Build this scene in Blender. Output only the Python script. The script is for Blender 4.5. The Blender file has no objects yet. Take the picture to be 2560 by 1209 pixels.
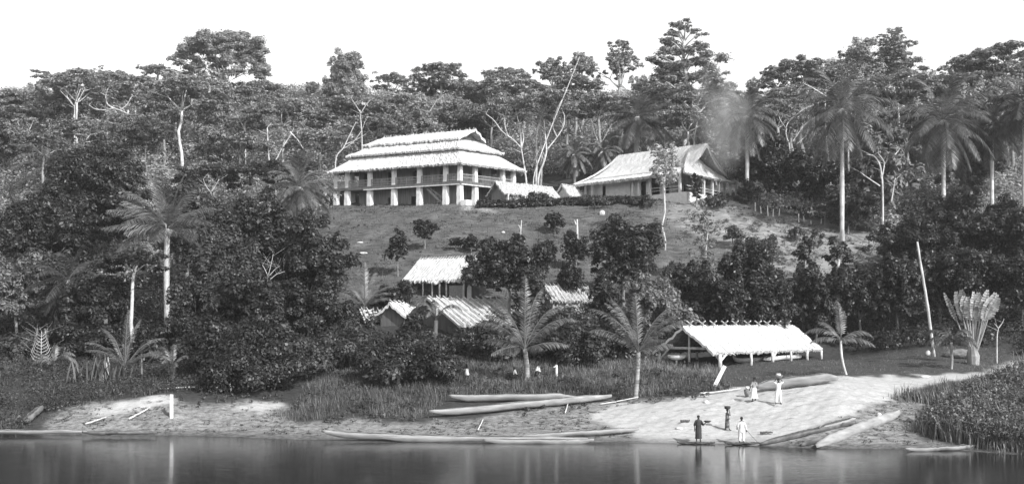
import bpy, bmesh, math
import numpy as np
from mathutils import Vector
R = math.radians
rng = np.random.default_rng(7)
scene = bpy.context.scene
COL = scene.collection

# ------------------------------------------------------------------ camera, sky, sun, exposure
HOR, FPX, CAMH = 800.0, 2800.0, 7.625          # horizon row, focal length in photo pixels, eye height above the river
cam_d = bpy.data.cameras.new('camera'); cam = bpy.data.objects.new('camera', cam_d); COL.objects.link(cam)
cam.location = (0, 0, CAMH); cam.rotation_euler = (R(90), 0, 0)
cam_d.sensor_width = 36.0; cam_d.lens = 36.0 * FPX / 2560.0
cam_d.shift_y = (HOR - 604.5) / 2560.0
cam_d.clip_start = 1.0; cam_d.clip_end = 3000.0
scene.camera = cam

SUN_EL = 39.0
SUNDIR = Vector((0.68, -0.73, 0)).normalized() * math.cos(R(SUN_EL)) + Vector((0, 0, math.sin(R(SUN_EL))))
world = bpy.data.worlds.new('World'); scene.world = world; world.use_nodes = True
wn = world.node_tree.nodes; wl = world.node_tree.links
bg = wn['Background']; sky = wn.new('ShaderNodeTexSky'); sky.sky_type = 'NISHITA'; sky.sun_disc = False
sky.sun_elevation = R(SUN_EL); sky.sun_rotation = math.atan2(SUNDIR.x, SUNDIR.y)
sky.air_density = 1.0; sky.dust_density = 4.0
sep = wn.new('ShaderNodeSeparateColor'); wl.new(sky.outputs[0], sep.inputs[0])   # a blue-sensitive plate: one grey channel
# the white-hot haze along the horizon that the plate recorded: the sky is brighter low down, all the way round
wg = wn.new('ShaderNodeNewGeometry'); wx = wn.new('ShaderNodeSeparateXYZ'); wl.new(wg.outputs['Incoming'], wx.inputs[0])
wr = wn.new('ShaderNodeMapRange'); wr.interpolation_type = 'SMOOTHSTEP'; wl.new(wx.outputs[2], wr.inputs[0])
wr.inputs[1].default_value = -.5; wr.inputs[2].default_value = -.28; wr.inputs[3].default_value = .7; wr.inputs[4].default_value = 2.6
wm_ = wn.new('ShaderNodeMath'); wm_.operation = 'MULTIPLY'; wl.new(sep.outputs[2], wm_.inputs[0]); wl.new(wr.outputs[0], wm_.inputs[1])
wl.new(wm_.outputs[0], bg.inputs[0]); bg.inputs[1].default_value = 0.12
sun_d = bpy.data.lights.new('sun', 'SUN'); sun = bpy.data.objects.new('sun', sun_d); COL.objects.link(sun)
sun_d.energy = 4.6; sun_d.angle = R(0.6); sun_d.color = (1, 1, 1)
sun.rotation_euler = SUNDIR.to_track_quat('Z', 'Y').to_euler()
vs = scene.view_settings; vs.view_transform = 'Standard'; vs.look = 'None'; vs.gamma = 1; vs.use_curve_mapping = False
vs.exposure = 0.1
scene.cycles.max_bounces = 6; scene.cycles.transparent_max_bounces = 8

# ------------------------------------------------------------------ materials (all grey: the photograph is black and white)
def mat(name, v, rough=0.8, var=0.0, scale=6.0, island=0.0, spec=0.3, bump=0.0, transl=0.0, stretch=(1, 1, 1), coord='Object', detail=5, dist=0.0):
    m = bpy.data.materials.new(name); m.use_nodes = True
    n = m.node_tree.nodes; l = m.node_tree.links; b = n['Principled BSDF']
    b.inputs['Roughness'].default_value = rough; b.inputs['Specular IOR Level'].default_value = spec
    b.inputs['Base Color'].default_value = (v, v, v, 1)
    val = None
    if var or bump:
        tc = n.new('ShaderNodeTexCoord'); mp = n.new('ShaderNodeMapping'); mp.inputs['Scale'].default_value = stretch
        l.new(tc.outputs[coord], mp.inputs[0])
        no = n.new('ShaderNodeTexNoise'); no.inputs['Scale'].default_value = scale; no.inputs['Detail'].default_value = detail
        no.inputs['Distortion'].default_value = dist
        l.new(mp.outputs[0], no.inputs[0])
        if var:
            mr = n.new('ShaderNodeMapRange'); mr.inputs[1].default_value = 0.3; mr.inputs[2].default_value = 0.7
            mr.inputs[3].default_value = v * (1 - var); mr.inputs[4].default_value = v * (1 + var)
            l.new(no.outputs[0], mr.inputs[0]); val = mr.outputs[0]
        if bump:
            bp = n.new('ShaderNodeBump'); bp.inputs['Strength'].default_value = min(1, bump); bp.inputs['Distance'].default_value = 0.1 * bump
            l.new(no.outputs[0], bp.inputs['Height']); l.new(bp.outputs[0], b.inputs['Normal'])
    if island:
        g = n.new('ShaderNodeNewGeometry'); mr2 = n.new('ShaderNodeMapRange')
        mr2.inputs[3].default_value = 1 - island; mr2.inputs[4].default_value = 1 + island
        l.new(g.outputs['Random Per Island'], mr2.inputs[0])
        mu = n.new('ShaderNodeMath'); mu.operation = 'MULTIPLY'; l.new(mr2.outputs[0], mu.inputs[0])
        if val is not None: l.new(val, mu.inputs[1])
        else: mu.inputs[1].default_value = v
        val = mu.outputs[0]
    if val is not None: l.new(val, b.inputs['Base Color'])
    if transl:
        t = n.new('ShaderNodeBsdfTranslucent'); t.inputs[0].default_value = (v, v, v, 1)
        if val is not None: l.new(val, t.inputs[0])
        mx = n.new('ShaderNodeMixShader'); mx.inputs[0].default_value = transl
        l.new(b.outputs[0], mx.inputs[1]); l.new(t.outputs[0], mx.inputs[2]); l.new(mx.outputs[0], n['Material Output'].inputs[0])
    return m
M = {}
M['leaf_dark'] = mat('leaf_dark', 0.042, 0.45, island=0.7, spec=0.5, transl=0.15, var=.3, scale=.25)
M['leaf_mid'] = mat('leaf_mid', 0.075, 0.5, island=0.6, spec=0.4, transl=0.2, var=.3, scale=.25)
M['leaf_hazed'] = mat('leaf_hazed', 0.31, 0.55, island=0.5, spec=0.35, transl=0.25, var=.35, scale=.15)  # leaves of the distant forest, distance haze put into the colour as a paler grey
M['leaf_pale'] = mat('leaf_pale', 0.2, 0.55, island=0.5, spec=0.4, transl=0.25)
M['leaf_light'] = mat('leaf_light', 0.4, 0.6, island=0.4, transl=0.3)
M['frond'] = mat('frond', 0.14, 0.4, island=0.5, spec=0.55, transl=0.2)
M['frond_dark'] = mat('frond_dark', 0.07, 0.45, island=0.5, spec=0.5, transl=0.2)
M['frond_pale'] = mat('frond_pale', 0.36, 0.4, island=0.4, spec=0.55, transl=0.2)
M['frond_dry'] = mat('frond_dry', 0.42, 0.8, island=0.5)
M['paddle'] = mat('paddle', 0.45, 0.4, island=0.4, spec=0.5, transl=0.2)
M['bark_white'] = mat('bark_white', 0.55, 0.8, var=0.4, scale=1.6, bump=0.3, stretch=(1, 1, .6))
M['palm_bark'] = mat('palm_bark', 0.3, 0.85, var=0.6, scale=1.5, bump=.5, stretch=(.6, .6, 4))
M['bark_grey'] = mat('bark_grey', 0.3, 0.85, var=0.45, scale=2.0, bump=0.4, stretch=(1, 1, .5))
M['bark_dark'] = mat('bark_dark', 0.12, 0.9, var=0.4, scale=2.0, bump=0.4)
M['thatch'] = mat('thatch', 0.6, 0.85, var=0.24, scale=5, bump=0.45, stretch=(3.2, .6, 1), coord='UV', detail=8)
M['thatch_new'] = mat('thatch_new', 0.64, 0.85, var=0.1, scale=4, bump=0.25, stretch=(2, 2, 1), coord='UV', detail=8)
M['thatch_fringe'] = mat('thatch_fringe', 0.55, 0.9, island=0.35)
M['thatch_old'] = mat('thatch_old', 0.45, 0.9, var=0.4, scale=5, bump=0.7, stretch=(2.2, .5, 1), coord='UV', detail=8)
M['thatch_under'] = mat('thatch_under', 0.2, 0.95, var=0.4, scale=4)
M['pole_pale'] = mat('pole_pale', 0.6, 0.8, var=0.3, scale=3)
M['white_wash'] = mat('white_wash', 0.72, 0.85, var=0.12, scale=2.5, bump=0.5, detail=8)
M['mud_wall'] = mat('mud_wall', 0.5, 0.9, var=0.3, scale=1.5, bump=0.3)
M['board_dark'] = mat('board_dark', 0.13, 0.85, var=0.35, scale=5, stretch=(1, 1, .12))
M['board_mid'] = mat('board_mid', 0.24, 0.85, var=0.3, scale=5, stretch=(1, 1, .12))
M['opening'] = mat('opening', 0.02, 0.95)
M['rail'] = mat('rail', 0.3, 0.8, var=0.2)
M['canoe'] = mat('canoe', 0.32, 0.7, var=0.3, scale=1.6, stretch=(.5, 1, 3), bump=.2)
M['canoe_dark'] = mat('canoe_dark', 0.15, 0.7, var=0.5, scale=2.2, bump=.2)
M['canoe_grey'] = mat('canoe_grey', 0.25, 0.7, var=0.35, scale=1.4, stretch=(.5, 1, 3), bump=.2)
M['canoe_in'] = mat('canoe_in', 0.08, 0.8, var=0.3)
M['paint_white'] = mat('paint_white', 0.78, 0.5)
M['skin'] = mat('skin', 0.055, 0.5, var=.1)
M['hair'] = mat('hair', 0.02, 0.9)
M['cloth_white'] = mat('cloth_white', 0.75, 0.85, var=.12, scale=5)
M['cloth_grey'] = mat('cloth_grey', 0.3, 0.85, var=.2, scale=5)
M['cloth_dark'] = mat('cloth_dark', 0.05, 0.9, var=.3, scale=5)
M['cloth_print'] = mat('cloth_print', 0.13, 0.9, var=.95, scale=5, detail=1)
M['basket'] = mat('basket', 0.2, 0.9, var=.3, scale=14)
M['grass'] = mat('grass', 0.15, 0.55, island=0.5, spec=.35, transl=0.2, var=.35, scale=.35)
M['grass_pale'] = mat('grass_pale', 0.2, 0.6, island=0.5, spec=.3, transl=0.2, var=.35, scale=.35)
M['reed'] = mat('reed', 0.15, 0.45, island=0.6, spec=.5, transl=0.15, var=.25, scale=.5)
M['rock'] = mat('rock', 0.6, 0.9, var=.3, scale=3, bump=.4)

# ------------------------------------------------------------------ terrain: columns across the view, ground row seen at each distance
YR = [0, 1, 2]
COLS = {
 -900: [(75,1084.7),(80,1010),(88,930),(96,900),(110,850),(125,760),(140,680),(160,560),(180,470),(210,400),(250,330),(300,262),(360,240),(460,235),(900,500)],
 0:    [(74.9,1085),(80,1012),(88,935),(96,900),(110,850),(125,765),(140,690),(160,570),(180,480),(210,400),(250,330),(300,262),(360,238),(460,235),(900,500)],
 420:  [(74.5,1086.6),(79,990),(84,965),(90,930),(96,905),(110,850),(125,770),(140,690),(160,570),(180,460),(210,395),(250,330),(300,262),(360,232),(460,230),(900,500)],
 800:  [(71.6,1098),(78,1030),(84,975),(90,930),(96,900),(105,850),(115,770),(125,690),(135,620),(148,530),(158,517),(180,450),(210,390),(250,320),(300,262),(360,228),(460,230),(900,500)],
 1150: [(70,1105),(76,1045),(82,990),(88,945),(100,885),(115,742),(125,665),(135,595),(148,512),(160,506),(175,470),(200,395),(240,320),(280,272),(340,248),(460,280),(900,500)],
 1500: [(70.4,1103.3),(76,1040),(82,985),(88,945),(100,890),(115,770),(125,690),(135,600),(148,500),(163,487),(178,455),(200,395),(240,320),(280,272),(340,248),(460,280),(900,500)],
 1800: [(69.3,1108),(76,1006),(82,962),(88,940),(95,917),(105,893),(115,815),(125,715),(135,615),(148,500),(160,485),(175,455),(200,395),(240,320),(280,272),(340,248),(460,280),(900,500)],
 2100: [(66.7,1120),(74,1000),(80,955),(84,937),(95,910),(110,893),(118,820),(128,700),(140,590),(148,555),(160,510),(180,450),(210,370),(250,300),(300,250),(360,240),(460,270),(900,500)],
 2330: [(66.3,1122),(73,1040),(78,1002),(84,950),(92,906),(100,882),(115,820),(130,700),(145,600),(160,520),(180,450),(210,370),(250,300),(300,250),(360,240),(460,270),(900,500)],
 2560: [(63.7,1135),(70,1068),(78,995),(86,940),(95,903),(102,872),(115,800),(130,690),(145,600),(160,520),(180,450),(210,370),(250,300),(300,250),(360,240),(460,270),(900,500)],
 3500: [(62,1144.4),(70,1068),(78,995),(86,940),(95,900),(102,870),(115,800),(130,690),(145,600),(160,520),(180,450),(210,370),(250,300),(300,250),(360,240),(460,270),(900,500)],
}
_cx = sorted(COLS); _cu = np.array([(c - 1280) / FPX for c in _cx])
_YG = np.concatenate([np.arange(-60, 130, .5), np.arange(130, 902, 2.)])
_ZG = []
for c in _cx:
    tab = COLS[c]; ys = np.array([t[0] for t in tab]); zs = np.array([CAMH + (HOR - t[1]) * t[0] / FPX for t in tab])
    ys = np.concatenate([[-60, ys[0] - 30, ys[0] - 6], ys]); zs = np.concatenate([[-3, -3, -1.0], zs])
    z = np.interp(_YG, ys, zs)
    for _ in range(3):
        z[1:-1] = np.where(_YG[1:-1] > ys[3] + 1, .25 * z[:-2] + .5 * z[1:-1] + .25 * z[2:], z[1:-1])
    _ZG.append(z)
_ZG = np.array(_ZG)
def _n2(x, y):
    return (np.sin(x * .9 + 1.3 * np.sin(y * .7)) * np.cos(y * 1.1 + np.sin(x * .5)) + .6 * np.sin(x * 2.3 + 1.7 * y) * np.sin(y * 2.9 - .8 * x) + .4 * np.sin(x * 5.1 - y * 3.7) * np.sin(x * 2.2 + y * 5.9))
def terrain(x, y):
    x = np.asarray(x, float); y = np.asarray(y, float)
    u = np.clip(x / np.maximum(y, 30.), _cu[0], _cu[-1])
    k = np.clip(np.searchsorted(_cu, u, side='right') - 1, 0, len(_cu) - 2)
    f = (u - _cu[k]) / (_cu[k + 1] - _cu[k]); f = f * f * (3 - 2 * f) * .6 + f * .4
    g = np.clip(np.interp(y, _YG, np.arange(len(_YG))), 0, len(_YG) - 1.001); j = g.astype(int); h = g - j
    z0 = _ZG[k, j] * (1 - h) + _ZG[k, j + 1] * h; z1 = _ZG[k + 1, j] * (1 - h) + _ZG[k + 1, j + 1] * h
    z = z0 * (1 - f) + z1 * f
    amp = np.clip((z + .1) * .25, 0, 1) * .06 * np.clip(1 + (y - 90) / 60, 1, 3.5)
    return z + amp * _n2(x * .8, y * .8)
def T(x, y): return float(terrain(x, y))
def P(px, py, Y): return Vector(((px - 1280) / FPX * Y, Y, CAMH + (HOR - py) / FPX * Y))
_ys = np.arange(55, 420, .1)
def G(px, py):
    """ground point seen at photo pixel (px, py)"""
    u = (px - 1280) / FPX; z = terrain(u * _ys, _ys); rows = HOR - (z - CAMH) * FPX / _ys
    i = np.argmax(rows <= py); Y = _ys[i] if rows[i] <= py else _ys[-1]
    return Vector((u * Y, Y, T(u * Y, Y)))
def proj(x, y, z): return 1280 + FPX * x / y, HOR - (z - CAMH) * FPX / y
def inpoly(px, py, poly):
    px = np.asarray(px); py = np.asarray(py); r = np.zeros(px.shape, bool); n = len(poly)
    for i in range(n):
        x0, y0 = poly[i]; x1, y1 = poly[(i + 1) % n]
        if y0 == y1: continue
        c = ((y0 > py) != (y1 > py)) & (px < (x1 - x0) * (py - y0) / (y1 - y0) + x0); r ^= c
    return r

# ------------------------------------------------------------------ object helpers
ORG = {}
def tag(o, label=None, cat=None, group=None, kind=None):
    if label: o['label'] = label
    if cat: o['category'] = cat
    if group: o['group'] = group
    if kind: o['kind'] = kind
    return o
def thing(name, label, cat, loc, group=None):
    o = bpy.data.objects.new(name, None); o.empty_display_size = .3; COL.objects.link(o); o.location = loc; ORG[o.name] = Vector(loc)
    return tag(o, label, cat, group)
class MB:
    def __init__(s): s.v = []; s.f = []; s.n = 0; s.uv = {}
    def add(s, v, f):
        v = np.asarray(v, float).reshape(-1, 3); s.v.append(v)
        for q in f: s.f.append(tuple(int(i) + s.n for i in q))
        s.n += len(v); return s
    def box8(s, c):
        return s.add(c, [(0,3,2,1),(4,5,6,7),(0,1,5,4),(1,2,6,5),(2,3,7,6),(3,0,4,7)])
    def beam(s, a, b, w, h=None, up=(0, 0, 1)):
        a = Vector(a); b = Vector(b); h = h or w; d = (b - a).normalized(); u = Vector(up)
        if abs(d.dot(u)) > .95: u = Vector((0, 1, 0))
        r = d.cross(u).normalized() * w / 2; q = r.cross(d).normalized() * h / 2
        return s.box8([a - r - q, a + r - q, b + r - q, b - r - q, a - r + q, a + r + q, b + r + q, b - r + q])
    def tube(s, pts, rad, n=6, cap=True):
        pts = np.asarray([tuple(p) for p in pts], float); m = len(pts); rad = np.broadcast_to(np.asarray(rad, float), (m,))
        t = np.gradient(pts, axis=0); t /= np.linalg.norm(t, axis=1)[:, None] + 1e-9
        ref = np.where(np.abs(t[:, 2:3]) > .9, np.array([[1., 0, 0]]), np.array([[0, 0, 1.]]))
        if np.abs(t[:, 2]).mean() > .6: ref = np.tile([[1., 0, 0]], (m, 1)); 
        r = np.cross(t, ref); r /= np.linalg.norm(r, axis=1)[:, None] + 1e-9; q = np.cross(r, t)
        a = np.arange(n) * 2 * math.pi / n
        v = pts[:, None] + rad[:, None, None] * (np.cos(a)[None, :, None] * r[:, None] + np.sin(a)[None, :, None] * q[:, None])
        f = [(i*n+j, i*n+(j+1) % n, (i+1)*n+(j+1) % n, (i+1)*n+j) for i in range(m-1) for j in range(n)]
        if cap: f += [tuple(range(n))[::-1], tuple((m-1)*n + j for j in range(n))]
        return s.add(v, f)
    def build(s, name, m, parent=None, smooth=False, uv=None, root=None):
        v = np.concatenate(s.v); o_ = Vector((0, 0, 0))
        if parent is not None:
            q = parent
            while q.parent: q = q.parent
            o_ = ORG.get(q.name, Vector((0, 0, 0)))
        return meshobj(name, v - np.array(o_), s.f, m, parent, smooth, uv)
def meshobj(name, v, f, m, parent=None, smooth=False, uv=None):
    me = bpy.data.meshes.new(name); v = np.asarray(v, np.float32)
    if isinstance(f, np.ndarray):
        k = f.shape[1]; nf = len(f); me.vertices.add(len(v)); me.vertices.foreach_set('co', v.ravel())
        me.loops.add(nf * k); me.loops.foreach_set('vertex_index', f.astype(np.int32).ravel())
        me.polygons.add(nf); me.polygons.foreach_set('loop_start', np.arange(0, nf * k, k, dtype=np.int32))
        me.update(calc_edges=True)
    else: me.from_pydata([tuple(a) for a in v.tolist()], [], f)
    if smooth: me.polygons.foreach_set('use_smooth', np.ones(len(me.polygons), bool))
    if uv is not None:
        li = np.empty(len(me.loops), np.int32); me.loops.foreach_get('vertex_index', li)
        ul = me.uv_layers.new(name='UVMap'); ul.data.foreach_set('uv', np.asarray(uv, np.float32)[li].ravel())
    for mm in (m if isinstance(m, (list, tuple)) else [m]): me.materials.append(mm)
    me.update(); o = bpy.data.objects.new(name, me); COL.objects.link(o)
    if parent is not None: o.parent = parent
    return o
def single(name, mb, m, label, cat, group=None, kind=None, smooth=False):
    """a thing that is one mesh, its origin at its base"""
    v = np.concatenate(mb.v); lo = v.min(0); hi = v.max(0); org = np.array([(lo[0]+hi[0])/2, (lo[1]+hi[1])/2, lo[2]])
    o = meshobj(name, v - org, mb.f, m, None, smooth); o.location = org; ORG[o.name] = Vector(org)
    return tag(o, label, cat, group, kind)

# ------------------------------------------------------------------ foliage
def rdir(n, r=rng):
    d = r.normal(size=(n, 3)); return d / (np.linalg.norm(d, axis=1)[:, None] + 1e-9)
def leaf_quads(c, nrm, size, aspect=.55, r=rng, droop=0.0):
    """diamond leaves: centres c, rough facing nrm"""
    n = len(c); nn = nrm + .55 * rdir(n, r); nn /= np.linalg.norm(nn, axis=1)[:, None] + 1e-9
    a = np.cross(nn, rdir(n, r)); a /= np.linalg.norm(a, axis=1)[:, None] + 1e-9
    a[:, 2] -= droop; a /= np.linalg.norm(a, axis=1)[:, None] + 1e-9
    b = np.cross(nn, a); b /= np.linalg.norm(b, axis=1)[:, None] + 1e-9
    s = size * np.clip(r.lognormal(-.08, .38, n), .35, 2.2)[:, None]
    v = np.stack([c - a * s * .5, c + b * s * aspect * .5 - a * s * .05, c + a * s * .5, c - b * s * aspect * .5 - a * s * .05], 1).reshape(-1, 3)
    return v, np.arange(n * 4).reshape(-1, 4)
def clump_leaves(centres, radii, nper, size, up=.35, shell=.55, r=rng, cut=-.5):
    """leaves spread through ellipsoidal clumps; radii (k,3)"""
    centres = np.asarray(centres, float); radii = np.asarray(radii, float); k = len(centres)
    nper = np.broadcast_to(np.asarray(nper), (k,)); idx = np.repeat(np.arange(k), nper); n = len(idx)
    d = rdir(n, r); low = d[:, 2] < cut; d[low, 2] *= -1
    rad = (shell + (1 - shell) * r.random(n)) ** .7 * r.uniform(.65, 1.15, n) * (1 + .35 * (r.random(n) < .12))
    c = centres[idx] + d * rad[:, None] * radii[idx]
    nr = d / radii[idx]; nr /= np.linalg.norm(nr, axis=1)[:, None]; nr[:, 2] += up
    return leaf_quads(c, nr, size, r=r)
def bez(a, b, bow, n=6):
    a = np.asarray(a, float); b = np.asarray(b, float); t = np.linspace(0, 1, n)[:, None]; m = (a + b) / 2 + bow
    return (1 - t) ** 2 * a + 2 * t * (1 - t) * m + t ** 2 * b
# ------------------------------------------------------------------ ground, beach, hill, water
SAND1 = [(1590,1108),(1560,1075),(1470,1045),(1540,1015),(1650,1002),(1750,990),(1835,972),(1900,968),(2050,950),(2100,941),(2300,937),(2430,932),(2500,915),(2560,898),(2800,880),(2800,905),(2560,925),(2470,945),(2330,958),(2250,985),(2215,1005),(2130,1030),(2050,1060),(2000,1085),(1930,1112)]
SAND2 = [(230,1018),(330,1000),(435,983),(435,1014),(300,1034),(240,1036)]
SAND3 = [(590,1022),(640,1010),(705,1004),(715,1018),(640,1030)]
MUD = [(80,1100),(110,1045),(200,1010),(320,1000),(432,984),(470,1015),(560,1010),(640,1000),(720,1010),(710,1040),(760,1060),(900,1050),(1070,1060),(1080,1045),(1160,1050),(1300,1025),(1480,1005),(1560,1000),(1700,990),(1850,975),(2100,960),(2240,985),(2330,1010),(2340,1060),(2290,1100),(2560,1118),(2560,1150),(80,1150)]
MEADOW = [(760,590),(780,545),(835,517),(1000,506),(1150,500),(1250,488),(1400,485),(1640,480),(1840,470),(1850,505),(1900,535),(2000,553),(2090,548),(2110,565),(2170,575),(2240,600),(2250,650),(2190,700),(2080,730),(1700,745),(1400,760),(1000,790),(860,780),(850,690),(830,640)]
WORN = [(1840,498),(1880,520),(1990,552),(2060,556),(2110,562),(2190,590),(2210,625),(2130,650),(2060,700),(1930,690),(1800,620),(1700,560),(1640,545),(1700,500)]
TRACK = [(1130,503),(1170,500),(1200,512),(1250,528),(1225,530),(1180,520)]
LAWN = [(1600,925),(1700,935),(1780,972),(1900,965),(2100,940),(2450,932),(2560,898),(2560,868),(2330,868),(2050,885),(1800,905),(1640,905)]
us = np.linspace(-.85, .85, 560)
yr = np.concatenate([np.arange(40, 62, 2.), np.arange(62, 100, .28), np.arange(100, 185, .9), np.arange(185, 340, 4.), np.arange(340, 900, 20.)])
U, YY = np.meshgrid(us, yr); XX = U * YY; ZZ = terrain(XX, YY)
qx, qy = proj(XX, YY, ZZ)
vis = YY < 170
jx = 14 * _n2(XX * .55, YY * .8); jy = 5 * _n2(YY * .9 + 3, XX * .45)
def blur(a, k=1):
    for _ in range(k):
        b = np.pad(a, 1, mode='edge'); a = (b[1:-1,1:-1]*2 + b[:-2,1:-1] + b[2:,1:-1] + b[1:-1,:-2] + b[1:-1,2:]) / 6
    return a
def mask(polys, k=2, lim=None):
    m = np.zeros(XX.shape)
    for p in polys: m = np.maximum(m, inpoly(qx + jx, qy + jy, p) & (YY < (lim or 150)))
    return blur(m.astype(float), k)
a_sand = mask([SAND1, SAND2, SAND3], 2, 99); a_mud = mask([MUD], 3, 92); a_mead = mask([MEADOW], 2, 172) * (YY > 96)
a_worn = mask([WORN], 6, 160) * (YY > 96); a_track = mask([TRACK], 1, 165) * (YY > 130); a_lawn = mask([LAWN], 2, 103) * (YY < 103)
a_wet = np.clip(1 - (ZZ - .0) / .35, 0, 1)
ZZ = ZZ + .05 * (a_mud > .5) * _n2(XX * 2.2, YY * 3.1) * np.clip(ZZ, 0, 1)
gm = bpy.data.materials.new('ground_surface'); gm.use_nodes = True
n = gm.node_tree.nodes; l = gm.node_tree.links; b = n['Principled BSDF']; b.inputs['Roughness'].default_value = .9; b.inputs['Specular IOR Level'].default_value = .2
geo = n.new('ShaderNodeNewGeometry')
def noise(sc, det=6, dist=0., st=(1, 1, 1)):
    mp = n.new('ShaderNodeMapping'); mp.inputs['Scale'].default_value = st; l.new(geo.outputs['Position'], mp.inputs[0])
    t = n.new('ShaderNodeTexNoise'); t.inputs['Scale'].default_value = sc; t.inputs['Detail'].default_value = det; t.inputs['Distortion'].default_value = dist
    l.new(mp.outputs[0], t.inputs[0]); return t.outputs[0]
def mrange(src, a0, a1, b0, b1):
    m = n.new('ShaderNodeMapRange'); m.inputs[1].default_value = a0; m.inputs[2].default_value = a1; m.inputs[3].default_value = b0; m.inputs[4].default_value = b1
    l.new(src, m.inputs[0]); return m.outputs[0]
def attr(nm):
    a = n.new('ShaderNodeAttribute'); a.attribute_name = nm; return a.outputs['Fac']
def math_(op, a, c):
    m = n.new('ShaderNodeMath'); m.operation = op
    for i, q in enumerate((a, c)):
        if isinstance(q, (int, float)): m.inputs[i].default_value = q
        else: l.new(q, m.inputs[i])
    return m.outputs[0]
def mixv(f, a, c):   # a + f*(c-a)
    d = math_('SUBTRACT', c, a); return math_('ADD', a, math_('MULTIPLY', f, d))
fine = noise(3.0, 8, 0, (1, 1.6, 1)); coarse = noise(.35, 5, .4); grit = noise(14, 4); streak = noise(1.1, 7, .8, (.6, 2.2, 1))
forest = mrange(fine, .3, .7, .03, .07)
mead = math_('ADD', mrange(coarse, .3, .7, .085, .14), mrange(grit, .3, .7, -.035, .04))
mead = math_('ADD', mead, mrange(noise(1.4, 3, .3, (1, 1.5, 1)), .66, .74, 0, .12)); mead = math_('ADD', mead, mrange(streak, .35, .75, -.045, .05))
worn = math_('ADD', mrange(streak, .3, .7, .12, .36), mrange(grit, .3, .7, -.03, .03))
lawn = math_('ADD', mrange(fine, .3, .7, .035, .09), mrange(grit, .3, .7, -.02, .03))
mud = math_('ADD', math_('ADD', mrange(streak, .28, .72, .13, .3), mrange(fine, .35, .65, -.07, .07)), mrange(grit, .3, .7, -.07, .06))
sand = math_('ADD', math_('ADD', mrange(streak, .3, .62, .4, .5), mrange(fine, .3, .7, -.06, .05)), mrange(grit, .3, .7, -.05, .05))
sand = math_('ADD', sand, math_('ADD', mrange(noise(1.6, 4, .5, (1, 2.6, 1)), .6, .7, 0, -.16), mrange(noise(7, 2, 0, (1, 1.8, 1)), .66, .74, 0, -.22)))
v = mixv(attr('meadow'), forest, mead); v = mixv(attr('worn'), v, worn); v = mixv(attr('lawn'), v, lawn); v = mixv(attr('mud'), v, mud)
v = mixv(attr('sand'), v, sand); v = mixv(attr('track'), v, .45)
v = math_('MULTIPLY', v, mrange(attr('wet'), 0, 1, 1, .5)); l.new(v, b.inputs['Base Color'])
bp = n.new('ShaderNodeBump'); bp.inputs['Strength'].default_value = .6; bp.inputs['Distance'].default_value = .06
l.new(math_('ADD', streak, math_('MULTIPLY', fine, .7)), bp.inputs['Height']); l.new(bp.outputs[0], b.inputs['Normal'])
nr, ncx = XX.shape; gid = np.arange(nr * ncx).reshape(nr, ncx)
quads = np.stack([gid[:-1,:-1], gid[:-1,1:], gid[1:,1:], gid[1:,:-1]], -1).reshape(-1, 4)
V = np.stack([XX, YY, ZZ], -1).reshape(-1, 3)
cls = np.zeros(XX.shape, int); cls[a_mead > .5] = 2; cls[(a_sand > .5) | (a_mud > .5)] = 1; fcls = cls[:-1,:-1].ravel()
for c_, nm in ((0, 'ground'), (1, 'beach'), (2, 'grassy_hill')):
    q = quads[fcls == c_]; used, inv = np.unique(q, return_inverse=True)
    o = meshobj(nm, V[used], inv.reshape(-1, 4), gm, None, True); tag(o, kind='structure')
    for an, arr in (('sand', a_sand), ('mud', a_mud), ('meadow', a_mead), ('worn', a_worn), ('track', a_track), ('lawn', a_lawn), ('wet', a_wet)):
        at = o.data.attributes.new(an, 'FLOAT', 'POINT'); at.data.foreach_set('value', arr.ravel()[used].astype(np.float32))
wm = bpy.data.materials.new('river_water'); wm.use_nodes = True
n = wm.node_tree.nodes; l = wm.node_tree.links; b = n['Principled BSDF']; b.inputs['Base Color'].default_value = (.02, .02, .02, 1)
b.inputs['Roughness'].default_value = .1; b.inputs['IOR'].default_value = 1.46; b.inputs['Specular IOR Level'].default_value = 1.0
geo = n.new('ShaderNodeNewGeometry'); w1 = noise(7.0, 3, .2, (.1, 1, 1)); bp = n.new('ShaderNodeBump'); bp.inputs['Strength'].default_value = .4; bp.inputs['Distance'].default_value = .02
l.new(w1, bp.inputs['Height']); l.new(bp.outputs[0], b.inputs['Normal'])
tag(meshobj('river_water', [(-900, -400, 0), (900, -400, 0), (900, 100, 0), (-900, 100, 0)], [(0, 1, 2, 3)], wm), kind='structure')

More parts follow.
